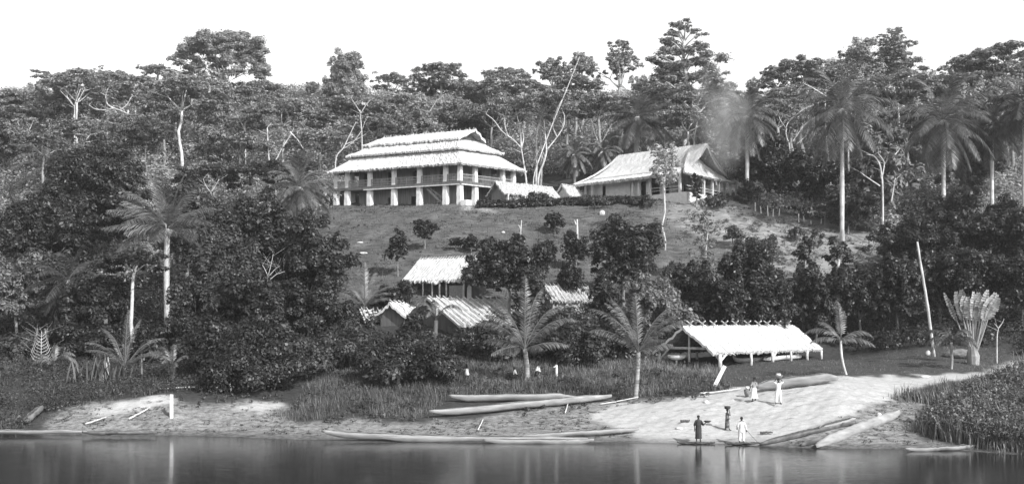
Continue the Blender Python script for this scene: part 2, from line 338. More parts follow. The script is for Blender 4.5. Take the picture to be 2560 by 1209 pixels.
# ------------------------------------------------------------------ tree builders
def limbs(mb, fork, targets, r0, bowz=.0, groups=4, r=rng, n=6, twig=True):
    tg = np.asarray(targets, float); f = np.asarray(fork, float)
    az = np.arctan2(tg[:, 1] - f[1], tg[:, 0] - f[0]); order = np.argsort(az)
    for g in np.array_split(order, min(groups, len(tg))):
        if len(g) == 0: continue
        mean = tg[g].mean(0); mid = f + (mean - f) * .55; L = np.linalg.norm(mid - f)
        p = bez(f, mid, np.array([r.normal() * .1 * L, r.normal() * .1 * L, -bowz * L]), 5)
        mb.tube(p, np.linspace(r0, r0 * .6, 5), n)
        if twig:
            for k in g:
                L2 = np.linalg.norm(tg[k] - mid)
                mb.tube(bez(mid, tg[k], np.array([r.normal() * .12 * L2, r.normal() * .12 * L2, -bowz * .6 * L2]), 4), np.linspace(r0 * .5, r0 * .12, 4), 5)
def crown_clumps(kind, c, W, H, r):
    """clump centres and radii of a crown centred c (centre of its bottom), width W, height H"""
    C = []; S = []
    if kind == 'dense':
        k = 40
        d = rdir(k, r); d[:, 2] = np.where(d[:, 2] < -.35, -d[:, 2], d[:, 2])
        q = r.uniform(.42, .95, k)[:, None]; d = d * (1 + .22 * np.sin(d[:, :1] * 5 + r.uniform(0, 6)) * np.cos(d[:, 2:] * 4 + r.uniform(0, 6)))
        C = np.array([0, 0, H * .5]) + d * q * np.array([W * .5, W * .5, H * .5]); s = r.uniform(.11, .24, k) * W
        S = np.stack([s, s, s * .75 * min(1.3, max(.6, H / W))], 1)
        C = np.vstack([C, [0, 0, H * .5]]); S = np.vstack([S, [W * .3, W * .3, H * .33]])
    elif kind == 'umbrella':
        k = 26
        for i in range(k):
            a = i * 2.4 + r.uniform(-.4, .4); q = math.sqrt((i + .4) / k) * .43 * W
            C.append((math.cos(a) * q, math.sin(a) * q, H * (1 - .1 - .85 * (q / (W * .5)) ** 1.3 * r.uniform(.15, 1)))); s = r.uniform(.1, .19) * W; S.append((s, s, s * r.uniform(.22, .42)))
    elif kind == 'ivy':
        k = 40
        for i in range(k):
            t = (i + .5) / k; a = i * 2.4; w = W * (.44 if t < .38 else .2 if t < .8 else .26) ; C.append((math.cos(a) * w * .7 + (W * .03 if t > .8 else 0), math.sin(a) * w * .7, H * t * .95)); s = W * r.uniform(.13, .2); S.append((s, s, s * .9))
    elif kind == 'tiered':
        k = 40
        for i in range(k):
            t = (i + .5) / k; a = i * 2.4 + r.uniform(-.5, .5); w = W * .5 * (1 - .8 * t ** 1.6) * (.75 + .25 * min(1, t * 4)); q = w * math.sqrt(r.uniform(.02, .85))
            C.append((math.cos(a) * q, math.sin(a) * q, H * t * .97)); s = max(.08 * W, w * r.uniform(.34, .52)); S.append((s, s, s * r.uniform(.22, .4)))
    elif kind == 'sparse':
        k = 46
        d = rdir(k, r); d[:, 2] = np.abs(d[:, 2]) * 1.3 - .3; q = r.uniform(.25, 1, k)[:, None]
        C = np.array([0, 0, H * .45]) + d * q * np.array([W * .5, W * .5, H * .5]); s = r.uniform(.06, .12, k) * W; S = np.stack([s, s, s * .6], 1)
    elif kind == 'capped':
        k = 52
        for i in range(k):
            a = i * 2.4; e = r.uniform(.1, 1.5) if i < 38 else r.uniform(-.6, .1)
            C.append((math.cos(a) * math.cos(e) * W * .43, math.sin(a) * math.cos(e) * W * .43, H * (.4 + .52 * math.sin(e)))); s = r.uniform(.08, .15) * W; S.append((s * 1.2, s * 1.2, s * .65))
    elif kind == 'slim':
        k = 13
        for i in range(k):
            t = (i + .5) / k; a = i * 2.4; w = W * .5 * math.sin(math.pi * (t * .85 + .1)) ; C.append((math.cos(a) * w * .5, math.sin(a) * w * .5, H * t)); s = W * r.uniform(.2, .32); S.append((s, s, s * .8))
    return np.array(C, float) + np.asarray(c), np.array(S, float)
NL = {'dense': 150, 'umbrella': 170, 'tiered': 150, 'sparse': 60, 'capped': 120, 'slim': 90}
def tree(name, kind, px, top, W, Y, label, cb=None, leaf='leaf_mid', bark='bark_grey', base=None, cat='tree', lean=0, dens=1.0, lsz=None, group=None, seed=None, tr=None, forkat=.62):
    """px, top row, width in photo pixels, distance Y, cb = crown bottom row, base = base row (else on the terrain)"""
    r = np.random.default_rng(seed if seed is not None else int(px * 7 + top * 13 + Y))
    x = (px - 1280) / FPX * Y; x0 = x - lean; z0 = T(x0, Y); zt = CAMH + (HOR - top) / FPX * Y; w = W / FPX * Y; H = zt - z0
    if H < 1: print('LOW TREE', label, H)
    if cb is None: ch = H * {'dense': .96, 'ivy': .99, 'umbrella': .4, 'tiered': .6, 'sparse': .6, 'capped': .7, 'slim': .8}[kind]
    else: ch = zt - (CAMH + (HOR - cb) / FPX * Y)
    ch = min(ch, H * .97)
    root = thing(name, label, cat, (x0, Y, z0), group)
    cc, ss = crown_clumps(kind, (x, Y, zt - ch), w, ch, r); c0 = cc
    if leaf == 'leaf_mid' and Y > 165: leaf = 'leaf_hazed'  # far crowns swap to the paler leaf with haze painted in
    m_ = 6; k_ = len(cc); off = rdir(k_ * m_, r) * r.uniform(.45, .95, (k_ * m_, 1)); cc2 = np.repeat(cc, m_, 0) + off * np.repeat(ss, m_, 0) * np.array([1.1, 1.1, 1.15]); s2 = np.repeat(ss, m_, 0) * r.uniform(.28, .58, (k_ * m_, 1)) * np.array([1, 1, 1.15])
    cc, ss = cc2, s2
    ls = (lsz * .85 if lsz else .17 + .0010 * Y)
    area = (ss[:, 0] ** 2 * 2 + ss[:, 0] * ss[:, 2] * 4); nper = np.clip(area * 3.3 / (ls * ls * .55), 8, 600) * dens
    nper = (nper * (.75 if kind in ('umbrella', 'tiered', 'capped') else .62 if kind == 'sparse' else .85)).astype(int)
    v, f = clump_leaves(cc, ss, nper, ls, up=.9 if kind in ('umbrella', 'tiered') else .35, r=r, shell=.2 if kind in ('umbrella', 'tiered', 'sparse', 'capped') else .5, cut=-.9 if kind in ('umbrella', 'tiered') else -.5)
    meshobj('crown', v - np.array((x0, Y, z0)), f, M[leaf], root)
    tk = MB(); R0 = tr or max(.12, min(.45, H * .022))
    fk = np.array([x0 + (x - x0) * .7, Y, zt - ch * (.25 if kind in ('tiered', 'slim', 'ivy') else .9 if kind != 'dense' else .7)]) if kind != 'umbrella' else np.array([x, Y, zt - ch * .85])
    base_ = np.array([x0, Y, z0 - .4]); L = np.linalg.norm(fk - base_)
    p = bez(base_, fk, np.array([r.normal() * .03 * L, r.normal() * .03 * L, 0]), 8); p[1:-1] += r.normal(size=(6, 3)) * .012 * L * np.array([1, 1, 0])
    tk.tube(p, np.concatenate([[R0 * 1.35], np.linspace(R0, R0 * .62, 7)]), 7); cc = c0
    if kind in ('tiered', 'slim'):
        for c in cc:
            s = p[0] * 0 + np.array([x, Y, min(c[2] - .1 * w, fk[2])]); s[2] = max(s[2], p[3][2]); q = np.interp(s[2], p[:, 2], p[:, 0]); s[0] = q
            tk.tube(bez(s, c, np.array([0, 0, .03 * w]), 4), np.linspace(R0 * .35, R0 * .1, 4), 5)
    elif kind == 'ivy': pass
    else: limbs(tk, fk, cc[::2] if kind != 'dense' else cc[::3], R0 * .42, .08 if kind == 'umbrella' else 0, 6, r)
    tk.build('trunk', M[bark], root, smooth=True)
    return root
def bush(name, px, top, W, Y, label, leaf='leaf_dark', lsz=None, squash=None, cat='bush', dens=1., group=None, base=None, flat=1.):
    r = np.random.default_rng(int(px * 11 + top * 3 + Y)); x = (px - 1280) / FPX * Y; z0 = T(x, Y); zt = CAMH + (HOR - top) / FPX * Y; w = W / FPX * Y; H = max(.5, zt - z0)
    root = thing(name, label, cat, (x, Y, z0), group); k = int(np.clip(w * 4, 10, 46))
    d = rdir(k, r); d[:, 2] = np.abs(d[:, 2]); q = r.uniform(.5, .85, k)[:, None]
    C = np.array([x, Y, z0 + H * .15]) + d * q * np.array([w * .5, min(w * .5, 3.2) * flat, H * .8]); s = r.uniform(.14, .26, k) * min(w, H * 1.6)
    S = np.stack([s, s, s * .75], 1); ls = lsz or (.13 + .0010 * Y)
    nper = np.clip(s * s * 5 * 3.0 / (ls * ls * .55), 40, 900).astype(int); nper = (nper * dens).astype(int)
    v, f = clump_leaves(C, S, nper, ls, r=r, cut=-.7); meshobj('foliage', v - np.array((x, Y, z0)), f, M[leaf], root)
    st = MB(); 
    for c in C[::4]: st.tube(bez((x + r.normal() * .1 * w, Y + r.normal() * .2, z0 - .2), c, (0, 0, .1), 4), np.linspace(.07, .025, 4), 5)
    st.build('stem', M['bark_dark'], root); return root
def bare(name, label, cat, Y, paths, bark='bark_white', pxr=5, group=None, twigs=0, leaf=None, seed=3):
    """a tree drawn by its limbs: paths = lists of (px, row, dY) with first the trunk; real limbs round in depth"""
    r = np.random.default_rng(seed); p0 = paths[0][0]; b0 = P(p0[0], p0[1], Y); root = thing(name, label, cat, (b0.x, Y, T(b0.x, Y)), group); z0 = T(b0.x, Y)
    for i, pa in enumerate(paths):
        mb = MB(); pts = [np.array(P(a[0], a[1], Y + (a[2] if len(a) > 2 else 0))) for a in pa]
        if i == 0 and z0 < pts[0][2]: pts = [np.array([pts[0][0], Y, z0 - .2])] + pts
        pts = np.array(pts); m = len(pts) * 4; t = np.linspace(0, len(pts) - 1, m); q = np.stack([np.interp(t, np.arange(len(pts)), pts[:, k]) for k in range(3)], 1)
        for _ in range(2): q[1:-1] = .25 * q[:-2] + .5 * q[1:-1] + .25 * q[2:]
        rr = pxr * Y / FPX / 2 * (1 if i == 0 else .6)
        mb.tube(q, np.linspace(rr, rr * .45, m), 6)
        for _ in range(twigs):
            s = q[r.integers(m // 3, m)]; mb.tube(bez(s, s + np.array([r.normal() * .7, r.normal() * .7, r.uniform(.4, 1.3)]), (0, 0, 0), 3), [rr * .3, rr * .2, rr * .08], 4)
        mb.build('trunk' if i == 0 else 'limb', M[bark], root, smooth=True)
    return root

# palms
def frond_mesh(base, az, el, L, droop, r, k=24, ll=.9, lw=.09, hang=.5, rac=.05, twist=0.):
    """one feather leaf: leaf and rachis vertices"""
    d = np.array([math.cos(az) * math.cos(el), math.sin(az) * math.cos(el), math.sin(el)]); m = 14; pts = [np.array(base, float)]; st = L / (m - 1)
    for i in range(m - 1):
        d = d + np.array([0, 0, -droop * st * (0.25 + 1.5 * i / m)]); d /= np.linalg.norm(d); pts.append(pts[-1] + d * st)
    pts = np.array(pts); side = np.array([-math.sin(az), math.cos(az), 0.]); V = []; F = []
    ts = np.linspace(.14, .99, k)
    for t in ts:
        g = t * (m - 1); i = min(int(g), m - 2); p = pts[i] + (pts[i + 1] - pts[i]) * (g - i); fw = pts[i + 1] - pts[i]; fw /= np.linalg.norm(fw)
        l_ = ll * (math.sin(math.pi * min(1, t * .85 + .12)) ** .6) * r.uniform(.85, 1.1)
        for sg in (-1, 1):
            dr = side * sg * (1 - .25 * hang) + fw * (.5 + 1.0 * max(0, fw[2])) + np.array([0, 0, -hang * r.uniform(.6, 1.3)]) + np.cross(fw, side) * 0; dr /= np.linalg.norm(dr)
            mid = p + dr * l_ * .5; tip = p + dr * l_ + np.array([0, 0, -.25 * l_ * hang]); wv = fw * lw * .5; j = len(V)
            V += [p - wv * .6, p + wv * .6, mid + wv, mid - wv, tip]; F += [(j, j+1, j+2, j+3), (j+3, j+2, j+4)]
    mb = MB(); mb.add(V, F); mb.tube(pts, np.linspace(rac, rac * .25, m), 4, cap=False); return mb
def palm(name, px, crown, base, W, Y, label, n=44, frond='frond', bark='bark_white', lean=0, droop=.16, sep_fronds=False, skirt=False, cat='palm tree', minel=-62, hang=.5, trw=None, group=None, seed=None, els=None, k=34, ll=None, lw=None, maxel=80):
    """crown = row of the crown centre, base = row of the trunk base (None: terrain)"""
    r = np.random.default_rng(seed if seed is not None else int(px * 5 + crown + Y)); x = (px - 1280) / FPX * Y; zc = CAMH + (HOR - crown) / FPX * Y
    x0 = x - lean; z0 = T(x0, Y); L = W / FPX * Y * .5 * 1.12; root = thing(name, label, cat, (x0, Y, z0), group); top = np.array([x, Y, zc])
    if zc - z0 > .3:
        tk = MB(); p = bez((x0, Y, z0 - .3), top, (r.normal() * .1 + lean * .25, 0, 0), 10); R0 = trw or .2
        rr = np.linspace(R0 * 1.05, R0 * .9, 10) * r.uniform(.92, 1.08, 10); rr[0] = R0 * 1.5; tk.tube(p, rr, 8); tk.build('trunk', M[bark], root, smooth=True)
    allm = MB(); lw = lw or max(.07, Y * .0008); ll = ll or L * .24
    for i in range(n):
        t = (i + .5) / n; el = R(maxel + (minel - maxel) * t ** .85) + r.normal() * .06; az = i * 2.39996 + r.normal() * .12
        if els is not None: az, el = els[i][0], els[i][1]
        Lf = L * r.uniform(.88, 1.08) * (1 if els is None or len(els[i]) < 3 else els[i][2])
        fm = frond_mesh(top, az, el, Lf, droop * 7 / L * (1.3 if el > .5 else 1), r, k, ll, lw, hang, rac=max(.035, Y * .00028))
        if sep_fronds: fm.build('frond', M[frond], root)
        else:
            for a, f_ in ((np.concatenate(fm.v), fm.f),): allm.add(a, f_)
    if not sep_fronds: allm.build('crown', M[frond], root)
    if skirt:
        sk = MB()
        for i in range(26):
            a = i * 2.4; s = top + np.array([math.cos(a) * .35, math.sin(a) * .35, -.1]); e = s + np.array([math.cos(a) * .5 * r.random(), math.sin(a) * .5 * r.random(), -r.uniform(.55, 1) * skirt])
            sk.tube(bez(s, e, (math.cos(a) * .5, math.sin(a) * .5, 0), 5), [.05, .09, .12, .1, .03], 4)
        sk.build('dead_leaf_skirt', M['frond_dry'], root)
    return root
def blades(px_, py_, z_, hgt, w, r, nb=7, spread=.25, bend=.45):
    """tufts at points; returns verts, tris (two segments per blade)"""
    n = len(px_) * nb; bx = np.repeat(px_, nb) + r.normal(size=n) * spread; by = np.repeat(py_, nb) + r.normal(size=n) * spread; bz = terrain(bx, by)
    h = np.repeat(np.broadcast_to(hgt, (len(px_),)), nb) * r.uniform(.55, 1.15, n); a = r.uniform(0, 2 * math.pi, n); bd = bend * h * r.uniform(.3, 1.3, n)
    c = np.stack([bx, by, bz - .03], 1); dv = np.stack([np.cos(a), np.sin(a), 0 * a], 1); sd = np.stack([-np.sin(a), np.cos(a), 0 * a], 1) * w * .5
    mid = c + dv * bd[:, None] * .3 + np.array([0, 0, 1.]) * h[:, None] * .6; tip = c + dv * bd[:, None] + np.array([0, 0, 1.]) * h[:, None]
    v = np.stack([c - sd, c + sd, mid + sd * .8, mid - sd * .8, tip], 1).reshape(-1, 3); j = np.arange(n)[:, None] * 5
    f = np.concatenate([j + np.array([[0, 1, 2]]), j + np.array([[0, 2, 3]]), j + np.array([[3, 2, 4]])])
    return v, f
# ------------------------------------------------------------------ buildings
class Frame:
    """plan of a building: corners N (near), L (left), B (back), Rr (right); s runs N->L, t runs N->R, both in metres"""
    def __init__(s, N, L, Rr, z0):
        s.N = np.array(N, float); s.L = np.array(L, float); s.R = np.array(Rr, float); s.B = s.L + s.R - s.N; s.z0 = z0
        s.ls = np.linalg.norm(s.L - s.N); s.lt = np.linalg.norm(s.R - s.N); s.e = (s.L - s.N) / s.ls; s.g = (s.R - s.N) / s.lt
    def p(s, a, b, z): q = s.N + s.e * a + s.g * b; return (q[0], q[1], s.z0 + z)
    def box(s, mb, a0, a1, b0, b1, z0, z1):
        return mb.box8([s.p(a0,b0,z0), s.p(a1,b0,z0), s.p(a1,b1,z0), s.p(a0,b1,z0), s.p(a0,b0,z1), s.p(a1,b0,z1), s.p(a1,b1,z1), s.p(a0,b1,z1)])
    def post(s, mb, a, b, z0, z1, w0, w1, n=4, seg=6, jit=.03, r=rng, foot=1.25):
        rings = []
        for i in range(seg + 1):
            t = i / seg; w = (w0 + (w1 - w0) * t) / 2 * (foot if i == 0 else 1 + (foot - 1) * .3 if i == 1 else 1)
            for (u, v_) in ((-1, -1), (1, -1), (1, 1), (-1, 1)): rings.append(s.p(a + u * w + r.normal() * jit * .5, b + v_ * w + r.normal() * jit * .5, z0 + (z1 - z0) * t))
        f = [(i*4+j, i*4+(j+1) % 4, (i+1)*4+(j+1) % 4, (i+1)*4+j) for i in range(seg) for j in range(4)] + [(3,2,1,0), tuple(seg*4+k for k in range(4))]
        return mb.add(rings, f)
def thatch(name, q, parent, m='thatch', nu=60, nv=12, thick=.28, sag=0., rag=.06, fringe=.22, flare=0., r=rng, under=True, rough=.05, wob=.0):
    """a thatched slope: q = bottom-left, bottom-right, top-right, top-left"""
    q = [np.array(a, float) for a in q]; nrm = np.cross(q[1] - q[0], q[3] - q[0]); nrm /= np.linalg.norm(nrm)
    if nrm[2] < 0: nrm = -nrm
    wlen = np.linalg.norm(q[1] - q[0]); hl = np.linalg.norm(q[3] - q[0])
    U_, V_ = np.meshgrid(np.linspace(0, 1, nu), np.linspace(0, 1, nv)); U1 = U_[..., None]; V1 = V_[..., None]
    S = (q[0] * (1 - U1) + q[1] * U1) * (1 - V1) + (q[3] * (1 - U1) + q[2] * U1) * V1
    S = S - nrm * sag * (np.sin(math.pi * V1)) 
    if wob:
        S = S + np.array([0, 0, 1.]) * wob * (np.sin(U1 * 9 + 1) + .6 * np.sin(U1 * 21)) * .5
    edge = (V_ == 0); out = (q[0] - q[3]); out = out / np.linalg.norm(out)
    S = S + out * (edge * r.normal(size=U_.shape) * rag)[..., None] + nrm * (r.normal(size=U_.shape) * rough)[..., None]
    S[-1] += np.array([0, 0, 1.]) * (r.normal(size=nu) * rag * .35)[:, None]
    bot = S - nrm * thick; nn = nu * nv; g = np.arange(nn).reshape(nv, nu)
    F = [(a, b_, c, d) for a, b_, c, d in zip(g[:-1,:-1].ravel(), g[:-1,1:].ravel(), g[1:,1:].ravel(), g[1:,:-1].ravel())]
    F2 = [(d + nn, c + nn, b_ + nn, a + nn) for a, b_, c, d in F]; rim = []
    for i in range(nu - 1): rim += [(g[0,i+1], g[0,i], g[0,i]+nn, g[0,i+1]+nn), (g[-1,i], g[-1,i+1], g[-1,i+1]+nn, g[-1,i]+nn)]
    for i in range(nv - 1): rim += [(g[i,0], g[i+1,0], g[i+1,0]+nn, g[i,0]+nn), (g[i+1,-1], g[i,-1], g[i,-1]+nn, g[i+1,-1]+nn)]
    mb = MB(); mb.add(np.concatenate([S.reshape(-1, 3), bot.reshape(-1, 3)]), F + F2 + rim)
    uv = np.concatenate([np.stack([U_ * wlen, V_ * hl], -1).reshape(-1, 2)] * 2)
    if fringe:
        k = int(wlen * 7); ev = []; ef = []
        for i in range(k):
            u = r.random(); p = q[0] * (1 - u) + q[1] * u + nrm * r.uniform(-thick, .02); d = out * 1. + np.array([0, 0, -.5 - r.random()]) + r.normal(size=3) * .2; d /= np.linalg.norm(d)
            w = (q[1] - q[0]) / wlen * r.uniform(.03, .07); e = p + d * fringe * r.uniform(.3, 1.); ev += [p - w, p + w, e]; ef.append((3*i, 3*i+1, 3*i+2))
        mb.add(ev, ef); uv = np.concatenate([uv, np.tile(uv[:1], (3 * k, 1)) + r.random((3 * k, 1)) * wlen])
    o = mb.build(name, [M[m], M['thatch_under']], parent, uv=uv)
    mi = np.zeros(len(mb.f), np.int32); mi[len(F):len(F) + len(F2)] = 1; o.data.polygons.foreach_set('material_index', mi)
    return o

# --- the two-storey thatched house on the hilltop
H = Frame((-6.96, 150), (-24.9, 159), (.17, 156.8), 23.3); HS = H.ls; HT = H.lt
house = thing('thatched_house', 'large two-storey house on the hilltop with white pillars and a three-tiered thatched roof', 'house', H.p(HS / 2, HT / 2, 0))
ZB, ZF0, ZF1, ZE = -.9, 2.55, 2.95, 5.35
r_ = np.random.default_rng(5)
ss_ = [0, 2.2, 6.3, 10.4, 14.4, 18.2, HS]
for s_ in ss_:
    for t_ in (0, HT):
        a = MB(); H.post(a, s_, t_, -.8 if t_ else -1.3, ZF0, .64, .54, foot=1.12); a.build('pillar', M['white_wash'], house)
        a = MB(); H.post(a, s_, t_, ZF1, ZE + .3, .48, .42, foot=1.0); a.build('pillar', M['white_wash'], house)
for t_ in (2.7, HT - 2.0):
    for s_ in (0, HS):
        a = MB(); H.post(a, s_, t_, -1.2, ZF0, .64, .54, foot=1.12); a.build('pillar', M['white_wash'], house)
        a = MB(); H.post(a, s_, t_, ZF1, ZE + .3, .48, .42, foot=1.0); a.build('pillar', M['white_wash'], house)
a = MB(); H.box(a, -.45, HS + .45, -.45, HT + .45, ZF0, ZF1); a.build('floor_edge', M['board_dark'], house)
a = MB(); H.box(a, -.3, HS * .75, -.5, -.451, ZF0 - .12, ZF0 + .03); H.box(a, -.5, -.451, -.3, HT, ZF0 - .12, ZF0 + .03); a.build('trim_board', M['pole_pale'], house)
def walls(F, s0, s1, t, z0, z1, doors, dz, m, parent, along='s', th=.15, hz=None):
    """wall with doorways cut through it; doors = list of (from, to); dark leaf stands back in each"""
    a = MB(); cur = s0; B = (lambda x0, x1, q0, q1, y0, y1: F.box(a, x0, x1, q0, q1, y0, y1)) if along == 's' else (lambda x0, x1, q0, q1, y0, y1: F.box(a, q0, q1, x0, x1, y0, y1))
    for (d0, d1) in doors + [(s1, s1)]:
        if d0 > cur: B(cur, d0, t, t + th, z0, z1)
        if d1 > d0: B(d0, d1, t, t + th, z0 + dz, z1)
        cur = d1
    a.build('wall', M[m], parent)
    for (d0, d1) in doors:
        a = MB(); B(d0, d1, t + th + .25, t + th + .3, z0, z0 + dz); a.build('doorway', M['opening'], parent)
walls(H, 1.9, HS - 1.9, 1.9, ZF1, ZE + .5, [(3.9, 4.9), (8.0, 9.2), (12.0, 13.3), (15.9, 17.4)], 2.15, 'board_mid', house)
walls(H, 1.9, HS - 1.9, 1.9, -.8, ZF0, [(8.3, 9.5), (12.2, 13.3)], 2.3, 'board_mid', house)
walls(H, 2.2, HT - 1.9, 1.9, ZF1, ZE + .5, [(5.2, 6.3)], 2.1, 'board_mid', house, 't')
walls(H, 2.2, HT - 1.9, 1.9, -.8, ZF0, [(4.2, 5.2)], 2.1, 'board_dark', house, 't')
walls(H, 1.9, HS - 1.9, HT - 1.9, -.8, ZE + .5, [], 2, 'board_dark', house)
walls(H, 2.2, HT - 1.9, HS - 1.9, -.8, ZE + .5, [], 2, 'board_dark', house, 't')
for i in range(len(ss_) - 1):
    s0, s1 = ss_[i] + .36, ss_[i + 1] - .36; a = MB()
    for z in (ZF1 + .92, ZF1 + .5, ZF1 + .15): H.box(a, s0, s1, -.12, -.04, z, z + .09)
    for k in np.linspace(s0, s1, max(2, int((s1 - s0) / 1.4) + 1)): H.box(a, k - .06, k + .06, -.13, -.03, ZF1, ZF1 + 1.0)
    for k in np.linspace(s0, s1, int((s1 - s0) / .22) + 1): H.box(a, k - .015, k + .015, -.1, -.06, ZF1 + .15, ZF1 + .92)
    a.build('railing', M['rail'], house)
tt_ = [0, 2.7, HT - 2.0, HT]
for i in range(3):
    s0, s1 = tt_[i] + .36, tt_[i + 1] - .36; a = MB()
    for z in (ZF1 + .92, ZF1 + .5): H.box(a, -.12, -.04, s0, s1, z, z + .09)
    for k in np.linspace(s0, s1, int((s1 - s0) / .22) + 1): H.box(a, -.1, -.06, k - .015, k + .015, ZF1, ZF1 + .92)
    a.build('railing', M['rail'], house)
st = MB()   # outside stair under the gallery, falling to the right
for k in range(11):
    t = k / 10; H.box(st, 5.4 - 3.0 * t, 5.4 - 3.0 * t + .32, .25, 1.15, ZF0 - .25 - 2.6 * t, ZF0 - .17 - 2.6 * t)
for t_ in (.22, 1.15): st.beam(H.p(5.6, t_, ZF0 - .1), H.p(2.4, t_, -.35), .08, .32)
so = st.build('stair', M['board_mid'], house)
hr = MB(); hr.beam(H.p(5.6, .2, ZF0 + .2), H.p(2.4, .2, .55), .07)
for k in range(5): t = k / 4; hr.beam(H.p(5.4 - 3 * t, .2, ZF0 - .2 - 2.6 * t), H.p(5.4 - 3 * t, .2, ZF0 + .2 - 2.0 * t), .06)
hr.build('handrail', M['rail'], so)
a = MB(); H.box(a, -1.45, -.55, -.55, .4, -1.2, .35); a.build('plinth_block', M['white_wash'], house)
rk = MB()
for k in range(5): rk.tube([H.p(3.0 + .3 * k, 1.35, -.75 + .3 * k), H.p(5.2 - .1 * k, 1.35, -.75 + .3 * k)], .09, 6)
single('log_stack', rk, M['pole_pale'], 'small stack of pale logs under the stair of the big house', 'logs')
# three tiers of thatch
def tier(i, z0, z1, in0, in1, gs=1.0, closed=True, **kw):
    """in0/in1: plan inset (negative = overhang) at bottom and top; gs: extra inset along the ridge direction"""
    f0 = in0 if in0 > 0 else in0 * .45; c = [(in0 * gs, in0), (HS - f0 * gs, in0), (HS - f0 * gs, HT - in0), (in0 * gs, HT - in0)]; d = [(in1 * gs, in1), (HS - in1 * gs, in1), (HS - in1 * gs, HT - in1), (in1 * gs, HT - in1)]
    par = thing_part('roof_tier', house)
    for k in range(4):
        a, b_ = c[k], c[(k + 1) % 4]; a2, b2 = d[k], d[(k + 1) % 4]; ln = HS if k % 2 == 0 else HT
        thatch('thatch_slope', [H.p(*a, z0), H.p(*b_, z0), H.p(*b2, z1), H.p(*a2, z1)], par, nu=int(ln * 6), nv=10, **kw)
def thing_part(name, parent):
    o = bpy.data.objects.new(name, None); COL.objects.link(o); o.parent = parent; return o
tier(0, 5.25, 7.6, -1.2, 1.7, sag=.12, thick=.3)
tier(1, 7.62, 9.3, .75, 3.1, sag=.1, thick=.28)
HM = HT / 2
par = thing_part('roof_tier', house)
s0, s1 = 2.6, HS - 2.6
thatch('thatch_slope', [H.p(s1 + .4, 2.35, 9.2), H.p(s0 - .3, 2.35, 9.2), H.p(s0 - .9, HM, 10.6), H.p(s1 - .6, HM, 10.5)], par, nu=110, nv=8, thick=.28, rag=.12)
thatch('thatch_slope', [H.p(s0 - .3, HT - 2.35, 9.2), H.p(s1 + .4, HT - 2.35, 9.2), H.p(s1 - .6, HM, 10.5), H.p(s0 - .9, HM, 10.6)], par, nu=110, nv=8, thick=.35)
thatch('thatch_slope', [H.p(s1 + .4, HT - 2.35, 9.2), H.p(s1 + .4, 2.35, 9.2), H.p(s1 - .55, HM + .05, 10.45), H.p(s1 - .55, HM + .1, 10.45)], par, nu=20, nv=6, thick=.3)
a = MB(); a.add([H.p(s0 + .3, 3.0, 8.9), H.p(s0 + .3, HT - 3.0, 8.9), H.p(s0 + .3, HM, 10.1), H.p(s0 + .5, 3.0, 8.9), H.p(s0 + .5, HT - 3.0, 8.9), H.p(s0 + .5, HM, 10.1)], [(0,1,2),(5,4,3),(0,2,5,3),(1,4,5,2),(0,3,4,1)]); a.build('gable', M['board_dark'], house)
rd = MB()
for k in range(90):
    s_ = r_.uniform(s0 - .7, s1 - .6); p = np.array(H.p(s_, HM + r_.normal() * .08, 10.55)); rd.tube([p - np.array([0, 0, .15]), p + np.array([r_.normal() * .12, r_.normal() * .1, r_.uniform(.1, .38)])], [.05, .015], 4)
rd.build('ridge_straw', M['thatch_fringe'], par)

# --- the large hall with the steep thatched roof
C = Frame((22.2, 148), (10.3, 160), (30.0, 158), 24.0); CS = C.ls; CT = C.lt; CM = CT / 2
hall = thing('thatched_hall', 'single-storey whitewashed hall with a steep white thatched roof and an end verandah', 'house', C.p(CS / 2, CT / 2, 0))
CE = 3.05; CR = 7.7
a = MB(); C.box(a, -1.2, CS + .2, -.2, CT + .2, -1.6, .5); a.build('base_wall', M['white_wash'], hall)
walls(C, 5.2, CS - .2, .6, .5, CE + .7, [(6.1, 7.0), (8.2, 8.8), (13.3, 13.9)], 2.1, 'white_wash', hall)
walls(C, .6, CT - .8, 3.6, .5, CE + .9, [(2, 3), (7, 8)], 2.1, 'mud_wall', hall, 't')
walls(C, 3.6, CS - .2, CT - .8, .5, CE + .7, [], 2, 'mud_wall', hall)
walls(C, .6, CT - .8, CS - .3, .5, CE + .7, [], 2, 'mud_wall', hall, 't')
for s_, t_ in ((0, 0), (2.6, 0), (5.0, 0), (6.9, 0), (8.0, 0), (CS - 1.6, 0), (CS - .3, 0), (-.9, 2.4), (-.9, 5.0), (-.9, 7.4), (-.9, 9.2), (-.9, CT), (0, CT), (-1.0, CT + 1.8)):
    a = MB(); C.post(a, s_, t_, -.6, CE + .15, .34, .28, jit=.02); a.build('post', M['white_wash'], hall)
a = MB(); 
for z in (.95, 1.35): C.box(a, -.12, 5.2, -.06, .02, z, z + .07); C.box(a, -1.0, -.92, 0, CT, z, z + .07)
a.build('railing', M['pole_pale'], hall)
a = MB(); C.box(a, -1.05, -.95, CT - 2.6, CT + 1.9, CE + .0, CE + .14); C.box(a, -1.05, -.95, CT + 1.72, CT + 1.86, -.6, CE); a.build('verandah_beam', M['white_wash'], hall)
